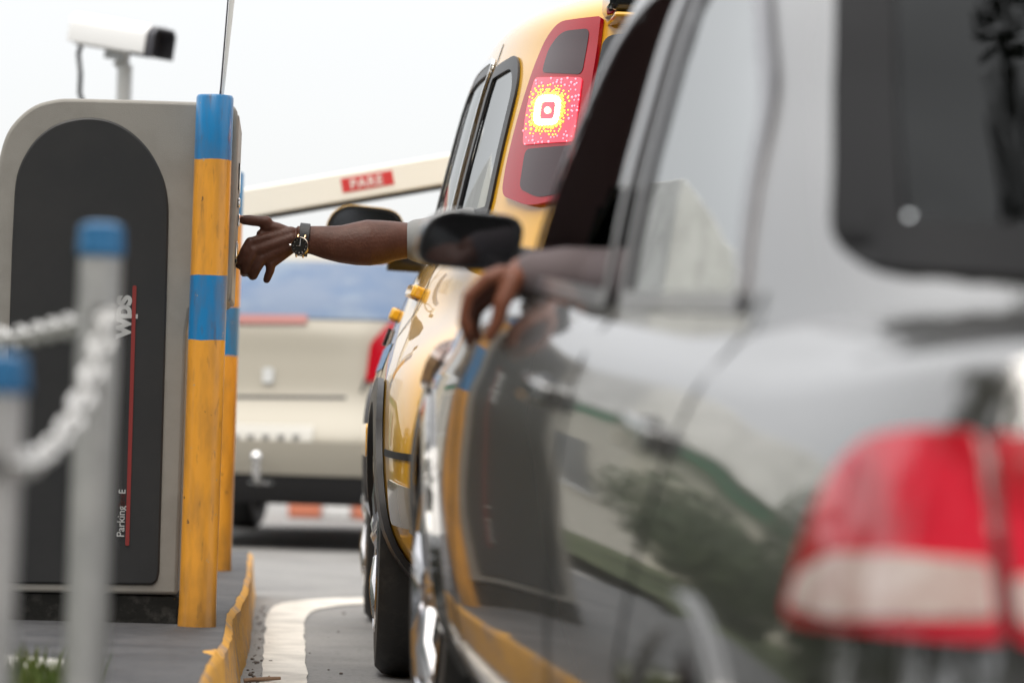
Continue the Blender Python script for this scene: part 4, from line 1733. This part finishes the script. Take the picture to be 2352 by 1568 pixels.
def head(b, c, fwd, s=1.0):
    """skull, jaw, nose, ears, neck root; c = middle of the head, fwd = facing direction"""
    f = Vector(fwd).normalized()
    u = Vector((0, 0, 1))
    r = f.cross(u).normalized()
    u = r.cross(f)
    rot = Matrix((r, f, u)).transposed()

    def q(x, y, z):
        return Vector(c) + rot @ Vector((x, y, z)) * s
    b.ball(q(0, -.015, .03), (.075 * s, .095 * s, .09 * s), 20, 14, rot)
    b.ball(q(0, .02, -.03), (.062 * s, .075 * s, .085 * s), 20, 14, rot)
    b.ball(q(0, .055, -.085), (.034 * s, .03 * s, .028 * s), 14, 10, rot)
    b.limb(q(0, .09, .005), .010 * s, q(0, .108, -.03), .015 * s)
    b.ball(q(0, .088, -.058), (.026 * s, .012 * s, .006 * s), 14, 8, rot)
    b.ball(q(0, .086, -.068), (.022 * s, .012 * s, .006 * s), 14, 8, rot)
    for sx in (1, -1):
        b.ball(q(sx * .034, .075, .022), (.024 * s, .012 * s, .006 * s), 12, 8, rot)
        b.ball(q(sx * .080, -.012, -.015), (.010 * s, .02 * s, .032 * s), 12, 8, rot)
    return q, rot


AY = 9.70


def A(zx, zy, dy=0.0):
    """point of the arm close-up (500..1160 x 380..820 of the photo, enlarged 3.564)"""
    return P((500 + zx / 3.564) / 1.0884, (380 + zy / 3.564) / 1.0884, AY + dy)


def H(kx, ky, dy=0.0):
    """point of the hand close-up (570..850 x 480..730 of the photo, enlarged 6.27)"""
    return P((570 + kx / 6.271) / 1.0884, (480 + ky / 6.271) / 1.0884, AY + dy)


KPX = 6.271 * 1.0884 * FPX / AY * 1.0   # hand close-up pixels per metre


def hr(px):
    return px / KPX


b = MB()
# forearm
apx = 3.564 * 1.0884 * FPX / AY
fore = [(860, 775, 118), (1000, 785, 128), (1130, 806, 150), (1250, 820, 168), (1380, 818, 192), (1500, 808, 206), (1620, 802, 196), (1730, 792, 178), (1850, 788, 160), (1990, 790, 172)]
pts = [A(x, y, .012 * i / 4) for i, (x, y, r) in enumerate(fore)]
rads = [r / apx for x, y, r in fore]
vs = MB().tube(pts, rads, 28, flat=[.66, .72, .80, .86, .9, .92, .95, 1, 1, 1], up=(0, 0, 1))
b.add(vs.v, vs.f)
b.ball(pts[-1], rads[-1])
# upper arm into the car
shoulder = TMAT @ Vector((-.60, 1.36, 1.20))
elbow = pts[-1]
chainlimb(b, [elbow, (elbow + shoulder) / 2, shoulder], [rads[-1] * .98, .060, .075])
# palm: bundle of metacarpals from wrist to knuckles
wr = H(1050, 745, .0)
kn = {'i': H(352, 792, .002), 'm': H(400, 930, -.004), 'r': H(520, 1060, -.002), 'p': H(668, 1135, .004)}
for k, w0, r0, r1 in (('i', (985, 640, .004), 104, 84), ('m', (1000, 735, -.002), 108, 84), ('r', (1000, 820, .0), 104, 82), ('p', (985, 890, .008), 84, 74)):
    a_, c_ = H(*w0), kn[k]
    mid = a_.lerp(c_, .55)
    chainlimb(b, [a_, mid, c_], [hr(r0), hr((r0 + r1) / 2), hr(r1)])
# heel of the hand and thumb mound (on the far, palm side)
b.ball(H(820, 960, .018), hr(112))
chainlimb(b, [H(960, 660, .012), H(760, 580, .010), H(590, 520, .008)], [hr(110), hr(108), hr(88)])
b.ball(H(640, 640, .016), hr(108))
b.ball(H(520, 660, .012), hr(78))
# thumb pressing the button
chainlimb(b, [H(600, 470, .006), H(480, 458, .006), H(352, 443, .004)], [hr(98), hr(84), hr(86)])
chainlimb(b, [H(352, 443, .004), H(250, 438, .003), H(178, 408, .002)], [hr(86), hr(76), hr(50)])
# fingers: knuckle, middle joint, then curling away towards the machine
for k, pts_, rr in (
        ('i', [(262, 930, -.004), (196, 1090, .0), (172, 1140, .022), (190, 1090, .046)], (82, 72, 66, 62, 50)),
        ('m', [(322, 1090, -.008), (262, 1232, -.004), (252, 1262, .020), (270, 1210, .044)], (82, 68, 64, 62, 50)),
        ('r', [(450, 1200, -.006), (398, 1306, -.002), (384, 1318, .020), (390, 1270, .042)], (80, 68, 66, 62, 50)),
        ('p', [(662, 1230, .006), (622, 1330, .012), (606, 1372, .020), (600, 1380, .036)], (74, 64, 58, 54, 44))):
    chainlimb(b, [kn[k]] + [H(*p) for p in pts_], [hr(r * 1.10) for r in rr])
# torso, head, other arm, legs: seated at the wheel
hip = TMAT @ Vector((-.36, 1.72, .66))
chest = TMAT @ Vector((-.40, 1.46, 1.08))
neck = TMAT @ Vector((-.40, 1.44, 1.25))
hd = TMAT @ Vector((-.40, 1.48, 1.40))
rsh = TMAT @ Vector((-.20, 1.44, 1.18))
chainlimb(b, [hip, hip.lerp(chest, .5), chest], [.15, .14, .155])
chainlimb(b, [shoulder, chest + Vector((0, 0, .09)), rsh], [.072, .085, .072])
chainlimb(b, [neck - Vector((0, 0, .06)), hd - Vector((0, 0, .06))], [.062, .056])
hq, hrot = head(b, hd, (-.75, .65, -.05))
re = TMAT @ Vector((-.14, 1.72, .96))
rh = TMAT @ Vector((-.24, 2.10, 1.06))
chainlimb(b, [rsh, re], [.058, .046])
chainlimb(b, [re, rh], [.044, .030])
b.ball(rh + Vector((-.01, .05, .01)), (.04, .05, .022))
wv = TMAT @ Vector((-.26, 2.2, 1.06))
for k in range(4):
    p = rh + Vector((-.03 + .019 * k, .085, .02))
    chainlimb(b, [p, p + Vector((0, .04, .012)), p + Vector((0, .052, -.018))], [.0095, .009, .008], 10)
p = rh + Vector((-.04, .05, .0))
chainlimb(b, [p, p + Vector((-.02, .03, .0)), p + Vector((-.015, .055, .0))], [.011, .010, .009], 10)
for sx in (-1, 1):
    h0 = hip + Vector((sx * .09, 0, -.02))
    kn0 = TMAT @ Vector((-.36 + sx * .13, 2.10, .74))
    ft = TMAT @ Vector((-.36 + sx * .11, 2.42, .49))
    chainlimb(b, [h0, kn0, ft], [.085, .06, .042])
    chainlimb(b, [ft, ft + Vector((0, .14, .0))], [.042, .032])
base = Vector((hip.x, hip.y, .0))
drv = remesh(b, 'person', 'skin', None, vox=.0032, smooth=4, loc=base)
tag(drv, 'driver reaching a bare left arm with a wristwatch to press the ticket machine button', 'person')


def onp(mb, name, m, root, parent=None, **kw):
    o = mb.build(name, m, None, **kw)
    o.parent = parent or root
    if parent is None:
        o.matrix_parent_inverse = Matrix.Translation(-root.location)
    return o


# shirt: short sleeve from just past the elbow bend, chest
b = MB()
s_up = elbow.lerp(shoulder, -.02)
e2 = A(1862, 788, .10)
chainlimb(b, [A(1960, 789, .02), elbow + Vector((.01, .02, 0)), (elbow + shoulder) / 2, shoulder], [.056, .060, .07, .085])
chainlimb(b, [hip, hip.lerp(chest, .5), chest], [.165, .155, .168])
chainlimb(b, [shoulder, chest + Vector((0, 0, .085)), rsh], [.082, .095, .082])
chainlimb(b, [rsh, rsh.lerp(re, .6)], [.075, .066])
remesh(b, 'shirt', 'sleeve_grey', drv, vox=.006, smooth=3)
b = MB()
for sx in (-1, 1):
    h0 = hip + Vector((sx * .09, 0, -.02))
    kn0 = TMAT @ Vector((-.36 + sx * .13, 2.10, .74))
    ft = TMAT @ Vector((-.36 + sx * .11, 2.40, .53))
    chainlimb(b, [h0, kn0, ft], [.098, .072, .06])
b.ball(hip, .16)
remesh(b, 'trousers', 'trousers', drv, vox=.008, smooth=3)
b = MB()
b.ball(hq(0, -.03, .045), (.085, .098, .092), 20, 14, hrot)
b.ball(hq(0, -.06, -.01), (.078, .07, .08), 20, 14, hrot)
remesh(b, 'hair', 'hair', drv, vox=.006, smooth=2)
b = MB()
for sx in (1, -1):
    b.ball(hq(sx * .033, .081, .010), .0125, 12, 8)
onp(b, 'eyes', 'white_paint', drv)
# thumb nail
b = MB()
tdir = (H(178, 408) - H(300, 440)).normalized()
b.ball(H(196, 384, -.004), (.0085, .006, .0035), 14, 8)
onp(b, 'thumbnail', 'nail', drv)
# watch
wc = A(893, 835, -.040)
wax = (A(1000, 785) - A(860, 770)).normalized()
b = MB()
n = 40
ring_o, vs, fs = [], [], []
wcen = A(925, 782, .004)
upv = Vector((0, 0, 1))
upv = (upv - wax * upv.dot(wax)).normalized()
sidev = wax.cross(upv).normalized()
if sidev.y > 0:
    sidev = -sidev
for j, (off, ra) in enumerate(((-.0125, .0), (-.0112, .0028), (.0112, .0028), (.0125, .0))):
    for k in range(n):
        t = 2 * math.pi * k / n
        rz, ry = .0395 + ra, .0318 + ra
        cc_ = wcen + wax * (off * 1.05)
        vs.append(cc_ + upv * math.cos(t) * rz + sidev * math.sin(t) * ry)
for j in range(4):
    for k in range(n):
        k2 = (k + 1) % n
        j2 = (j + 1) % 4
        if j == 3:
            continue
        fs.append((j * n + k, j * n + k2, j2 * n + k2, j2 * n + k))
b.add(vs, fs)
watch = onp(b, 'wrist_watch', 'strap', drv)
d = watch.modifiers.new('t', 'SOLIDIFY')
d.thickness = .0022
d.offset = -1
# case: round, facing the camera, tipped down
cpos = A(893, 838, -.0365)
nrm = Vector((-.42, -1, .05)).normalized()
cz_ = nrm
cx_ = wax.cross(cz_).normalized()
cy_ = cz_.cross(cx_).normalized()
CM = Matrix((cx_, cy_, cz_)).transposed()
CR = .0235


def wp(x, y, z):
    return cpos + CM @ Vector((x, y, z))


def onw(mb, name, m, parent=watch, **kw):
    o = mb.build(name, m, None, **kw)
    o.parent = parent
    return o


def disc(b, prof, nn=40):
    vs, fs = [], []
    for r, h in prof:
        for k in range(nn):
            t = 2 * math.pi * k / nn
            vs.append(wp(r * math.cos(t), r * math.sin(t), h))
    m_ = len(prof)
    for i in range(m_ - 1):
        for k in range(nn):
            k2 = (k + 1) % nn
            fs.append((i * nn + k, i * nn + k2, (i + 1) * nn + k2, (i + 1) * nn + k))
    fs.append(tuple(range(nn))[::-1])
    fs.append(tuple((m_ - 1) * nn + k for k in range(nn)))
    return b.add(vs, fs)


onw(disc(MB(), [(CR * .9, -.006), (CR, -.004), (CR, .002), (CR * .97, .004), (CR * .93, .0045), (CR * .91, .0025)]), 'watch_case', 'case_steel')
onw(disc(MB(), [(CR * .92, .002), (CR * .92, .0028)]), 'dial', 'dial')
b = MB()
for k in range(12):
    t = 2 * math.pi * k / 12
    p0, p1 = wp(CR * .66 * math.cos(t), CR * .66 * math.sin(t), .0031), wp(CR * .80 * math.cos(t), CR * .80 * math.sin(t), .0031)
    b.tube([p0, p1], .0007, 6)
onw(b, 'hour_marks', 'chrome')
b = MB()
for a, l in ((.0, .62), (1.62, .42)):
    d0 = (-wax * math.sin(a) + upv * math.cos(a))
    x, y = d0.dot(cx_), d0.dot(cy_)
    b.tube([wp(0, 0, .0036), wp(x * CR * l, y * CR * l, .0036)], .0008, 6)
onw(b, 'watch_hands', 'chrome')
b = MB()
for s_ in (1, -1):
    for t_ in (1, -1):
        c = cpos + upv * s_ * CR * .92 + wax * t_ * .0085 - nrm * -.0
        b.tube([c + nrm * .0005, c + upv * s_ * .006 - nrm * .004], .0024, 8)
onw(b, 'lugs', 'gold')
b = MB()
c = cpos - wax * CR
b.tube([c, c - wax * .004], .0028, 10)
onw(b, 'crown_knob', 'chrome')

# ------------------------------------------------------------------ driver of the sedan, forearm over the sill, hand hanging


def SD(px, py, Y):
    return P(px, py, Y)


def sloc(x, y, z):
    return SMAT @ Vector((x, y, z))


b = MB()
HY = 6.22
wrist = P(1205, 632, HY)
sh = sloc(-.42, 1.80, 1.02)
el = P(1392, 648, HY - .02)
chainlimb(b, [el, el.lerp(wrist, .5), wrist], [.046, .044, .031])
chainlimb(b, [sh, sh.lerp(el, .5), el], [.062, .052, .046])
kn_ = [P(1120, 640, HY - .035), P(1118, 655, HY - .012), P(1122, 668, HY + .012), P(1132, 680, HY + .034)]
for i, k in enumerate(kn_):
    a_ = wrist + Vector((-.01, (-.022 + .015 * i), -.004))
    chainlimb(b, [a_, a_.lerp(k, .6) + Vector((0, 0, .004)), k], [.017, .0165, .0135])
    dn = [Vector((-.030, .0, -.030)), Vector((-.036, .0, -.062)), Vector((-.028, .0, -.086))]
    if i == 3:
        dn = [v * .8 for v in dn]
    chainlimb(b, [k] + [k + v for v in dn], [.0125, .0108, .0100, .0085], 12)
th0 = wrist + Vector((-.02, -.035, -.012))
chainlimb(b, [th0, th0 + Vector((-.018, -.012, -.035)), th0 + Vector((-.024, -.012, -.066)), th0 + Vector((-.036, -.008, -.090))], [.018, .0145, .0125, .010])
hip = sloc(-.36, 2.02, .56)
chest = sloc(-.36, 1.86, .98)
rsh = sloc(-.18, 1.88, 1.06)
chainlimb(b, [hip, hip.lerp(chest, .5), chest], [.15, .14, .155])
chainlimb(b, [sh, chest + Vector((0, 0, .07)), rsh], [.066, .08, .07])
hd = sloc(-.38, 1.86, 1.235)
chainlimb(b, [chest + Vector((0, 0, .1)), hd - Vector((0, 0, .06))], [.06, .055])
hq, hrot = head(b, hd, (-.05, 1, 0), .9)
re, rh = sloc(-.12, 2.12, .84), sloc(-.2, 2.4, .92)
chainlimb(b, [rsh, re], [.056, .045])
chainlimb(b, [re, rh], [.043, .03])
b.ball(rh + Vector((-.01, .04, .01)), (.04, .05, .024))
for k in range(4):
    p = rh + Vector((-.03 + .019 * k, .075, .02))
    chainlimb(b, [p, p + Vector((0, .035, .012)), p + Vector((0, .046, -.016))], [.0095, .009, .008], 10)
p = rh + Vector((-.04, .045, .0))
chainlimb(b, [p, p + Vector((-.02, .03, .0)), p + Vector((-.015, .05, .0))], [.011, .010, .009], 10)
for sx in (-1, 1):
    chainlimb(b, [hip + Vector((sx * .09, 0, -.02)), sloc(-.36 + sx * .13, 2.42, .66), sloc(-.36 + sx * .11, 2.80, .42)], [.085, .06, .042])
base = Vector((hip.x, hip.y, ramp(hip.y)))
sdr = remesh(b, 'person', 'skin2', None, vox=.0036, smooth=4, loc=base)
tag(sdr, 'sedan driver in a pale mauve sleeve letting one hand hang out of the window', 'person')
b = MB()
chainlimb(b, [wrist.lerp(el, .14), el.lerp(wrist, .5), el, sh.lerp(el, .5), sh], [.042, .052, .056, .062, .074])
chainlimb(b, [hip, hip.lerp(chest, .5), chest], [.165, .155, .17])
chainlimb(b, [sh, chest + Vector((0, 0, .07)), rsh], [.076, .09, .08])
chainlimb(b, [rsh, re, re.lerp(rh, .7)], [.07, .058, .045])
remesh(b, 'shirt', 'sleeve_mauve', sdr, vox=.006, smooth=3)
b = MB()
for sx in (-1, 1):
    chainlimb(b, [hip + Vector((sx * .09, 0, -.02)), sloc(-.36 + sx * .13, 2.42, .66), sloc(-.36 + sx * .11, 2.76, .46)], [.098, .072, .06])
b.ball(hip, .16)
remesh(b, 'trousers', 'trousers', sdr, vox=.008, smooth=3)
b = MB()
b.ball(hq(0, -.03, .045), (.078, .09, .085), 20, 14, hrot)
b.ball(hq(0, -.06, -.01), (.072, .065, .075), 20, 14, hrot)
remesh(b, 'hair', 'hair', sdr, vox=.006, smooth=2)

# ================================================================== SURROUNDINGS
# orange and white plastic barriers far down the lane
for i, (px, m, lab) in enumerate(((700, 'orange_plastic', 'orange plastic road barrier seen under the pale hatchback, nearer the bollards'),
                                  (780, 'white_plastic', 'white plastic road barrier seen under the pale hatchback between two orange ones'),
                                  (835, 'orange_plastic', 'orange plastic road barrier seen under the pale hatchback, nearer the taxi'))):
    q = P(px, 1160, 23.6)
    b = MB()
    prof = rpoly(V2((-.22, 0), (.22, 0), (.20, .25), (.08, .40), (.07, .85), (-.07, .85), (-.08, .40), (-.20, .25)), .02, 2)
    b.prism([(23.6 + p.x, p.y) for p in prof], q.x - .10, q.x + .10, 'X')
    o = b.build('road_barrier', m, None, loc=(q.x, 23.6, 0), bevel=.015)
    tag(o, lab, 'barrier', 'plastic road barriers beyond the hatchback')

# twigs and grit in the gutter
for i, (x0, y0, x1, y1, Y, lab) in enumerate(((588, 1560, 645, 1547, 9.60, 'longest dry twig lying at the foot of the yellow kerb'), (560, 1570, 610, 1557, 9.56, 'thin dry twig partly under the longer one by the kerb'))):
    p0, p1 = P(x0, y0, Y), P(x1, y1, Y)
    p0.z = p1.z = .008
    b = MB()
    b.tube([p0, p0.lerp(p1, .4) + Vector((0, .004, .003)), p1 + Vector((0, 0, .006))], [.006, .0055, .004], 8)
    b.tube([p0.lerp(p1, .45) + Vector((0, 0, .003)), p0.lerp(p1, .6) + Vector((-.004, .03, .008))], [.004, .002], 6)
    tag(b.build('twig', 'wood', None, loc=p0), lab, 'twig', 'dry twigs by the kerb')
b = MB()
for k in range(150):
    y = 8.7 + 4.5 * rnd.random() ** 1.6
    x = lerp_table(BOTX, y) + .012 + abs(rnd.gauss(0, .025)) if rnd.random() < .8 else rnd.uniform(-.05, .9)
    r = .0015 + .0055 * rnd.random() ** 2.5
    b.ball((x, y, r * .5), (r, r * rnd.uniform(.6, 1.3), r * .6), 6, 4)
tag(b.build('gravel', 'roof_dark', None), 'loose dark grit on the asphalt beside the kerb', 'grit', kind='stuff')

# low terminal building off to the left (mirrored in the sedan's paint and glass)
bd = empty('building', (-11.5, 54, 0))
tag(bd, 'long cream single storey building with a green fascia band', 'building')


def BD(mb, name, m, parent=None, **kw):
    o = mb.build(name, m, None, **kw)
    o.parent = parent or bd
    if parent is None:
        o.matrix_parent_inverse = Matrix.Translation(-bd.location)
    return o


BC = 54
BD(MB().box((-11.5, BC, 1.3), (8, 50, 2.6)), 'wall', 'cream_wall')
BD(MB().box((-11.45, BC, 2.73), (8.1, 50.4, .26)), 'fascia', 'green_band', bevel=.02)
BD(MB().box((-11.4, BC, 3.76), (8.6, 51, 1.8)), 'parapet', 'white_wall', bevel=.03)
for k in range(9):
    y = 32 + k * 5.4
    f = BD(MB().box((-7.49, y, 1.55), (.08, 1.9, 1.3)), 'window', 'dark_glass')
    BD(MB().box((-7.46, y, .86), (.16, 2.1, .08)), 'window_sill', 'white_wall', f, bevel=.01)
BD(MB().box((-7.48, 34.7, 1.1), (.1, 1.1, 2.2)), 'door', 'green_band')
b = MB()
vs, fs = [], []
for y in [-20, -5, 0, 3, 5, 6, 7, 7.5, 8, 9, 12, 20, 29]:
    vs += [(-40, y, ramp(y) + .10), (-8, y, ramp(y) + .10), (-3.45, y, ramp(y) + .12)]
for k in range(12):
    for q in range(2):
        fs.append((k * 3 + q, k * 3 + q + 1, k * 3 + q + 4, k * 3 + q + 3))
tag(b.add(vs, fs).build('lawn', 'lawn'), 'dark green lawn left of the island', 'lawn', kind='structure')


def shrub(x, y, r, h, label, seed):
    g = random.Random(seed)
    b = MB()
    z0 = ramp(y) + .1
    for k in range(2600):
        d = Vector((g.gauss(0, 1), g.gauss(0, 1), g.gauss(0, 1))).normalized() * g.random() ** .35
        p = Vector((x + d.x * r, y + d.y * r, z0 + h * .5 + d.z * h * .52))
        if p.z < z0:
            continue
        u = Vector((g.gauss(0, 1), g.gauss(0, 1), g.gauss(0, 1))).normalized()
        v = u.orthogonal().normalized()
        q = g.uniform(.05, .10)
        b.add([p - u * q, p + v * q * .5, p + u * q, p - v * q * .5], [(0, 1, 2, 3)])
    o = b.build('shrub', 'leaf', None, smooth=False, loc=(x, y, z0))
    tag(o, label, 'shrub', 'shrubs on the lawn left of the island')


for i, (x, y, r, h, lab) in enumerate(((-4.6, 6.4, .9, 1.2, 'low rounded shrub on the lawn nearest the chain posts'), (-5.6, 9.4, 1.2, 1.9, 'tall shrub on the lawn level with the ticket machine'),
                                       (-5.2, 12.4, 1.2, 1.5, 'rounded shrub on the lawn level with the second bollard'), (-6.0, 15.6, 1.4, 2.1, 'broad tall shrub on the lawn level with the camera post'),
                                       (-5.6, 18.9, 1.2, 1.4, 'shrub on the lawn level with the pale hatchback'), (-6.3, 22.3, 1.4, 1.8, 'shrub on the lawn farthest up the lane'),
                                       (-6.0, 3.2, 1.2, 1.4, 'shrub on the lawn closest to the photographer'))):
    shrub(x, y, r, h, lab, 40 + i)


def tree(base, h, cr_, label, seed, lo=.3):
    g = random.Random(seed)
    root = empty('tree', base)
    tag(root, label, 'tree')
    b = MB()
    top = Vector((g.uniform(-.3, .3), g.uniform(-.3, .3), h * .62))
    b.tube([(0, 0, -.1), top * .35 + Vector((.08, 0, 0)), top * .7, top], [.24, .19, .13, .07], 10)
    tips = []
    for k in range(16):
        a = g.uniform(0, 6.28)
        s = top * g.uniform(lo, .98)
        e = s + Vector((math.cos(a) * cr_ * g.uniform(.4, .8), math.sin(a) * cr_ * g.uniform(.4, .8), g.uniform(.4, 1.6)))
        b.tube([s, s.lerp(e, .5) + Vector((0, 0, .15)), e], [.08, .05, .025], 7)
        tips.append(e)
    b.build('trunk', 'bark', root)
    b = MB()
    for k in range(150):
        t = g.choice(tips)
        c = t + Vector((g.gauss(0, 1.0), g.gauss(0, 1.0), g.gauss(.3, 1.0)))
        rr = g.uniform(.5, 1.1)
        for q in range(46):
            d = Vector((g.gauss(0, 1), g.gauss(0, 1), g.gauss(0, .8)))
            d = d.normalized() * rr * g.random() ** .4
            p = c + d
            u = Vector((g.gauss(0, 1), g.gauss(0, 1), g.gauss(0, 1))).normalized()
            v = u.orthogonal().normalized()
            s = g.uniform(.12, .22)
            b.add([p - u * s, p + v * s * .5, p + u * s, p - v * s * .5], [(0, 1, 2, 3)])
    b.build('crown', 'leaf', root, smooth=False)
    return root


g = random.Random(5)
b = MB()
for k in range(15000):
    x = g.uniform(-9, 14)
    y = -3.6 + g.gauss(0, .35)
    z = ramp(-3.6) + 2.7 * g.random() ** .8 + .12 * math.sin(x * 2.1)
    u = Vector((g.gauss(0, 1), g.gauss(0, 1), g.gauss(0, 1))).normalized()
    v = u.orthogonal().normalized()
    p = Vector((x, y, z))
    q = g.uniform(.05, .10)
    b.add([p - u * q, p + v * q * .5, p + u * q, p - v * q * .5], [(0, 1, 2, 3)])
hg = b.build('leaf_screen', 'leaf', None, smooth=False, loc=(2.5, -3.6, ramp(-3.6)))  # unseen leaf mass, added to darken what the glossy rear panels mirror
tag(hg, 'tall dense leaf screen added unseen behind the photographer to darken reflections', 'leaf_screen')
spots = ((-6.5, -7.5, 15, 4.0, 'leafy tree behind the photographer, farthest towards the island side'),
         (-2.6, -8.6, 14, 4.6, 'leafy tree behind the photographer, second from the island side'),
         (3.2, -7.4, 14, 4.8, 'leafy tree straight behind the photographer in line with the lane'),
         (7.0, -9.0, 18, 4.6, 'leafy tree behind the photographer on the far side of the lane'),
         (5.4, 4.6, 15, 5.6, 'leafy tree beside the lane whose crown hangs over the sedan'),
         (-8.8, 5.0, 12, 3.9, 'leafy tree added unseen behind the shrubs, level with the chain posts, to darken reflections'),  # added to cover bare sky mirrored in the sedan's rear corner
         (-7.2, .6, 17, 4.2, 'leafy tree added unseen beside the photographer to darken reflections'),  # added out of view, grown tall to keep glare off the sedan's boot
         (11.5, -7.0, 15, 4.0, 'leafy tree behind the photographer, farthest from the island'))
for i, (x, y, h, c, lab) in enumerate(spots):
    tag(tree((x, y, ramp(y)), h, c, lab, 11 + i, .62 if (x > 0 and y > 0) else .2), group='trees around the photographer')
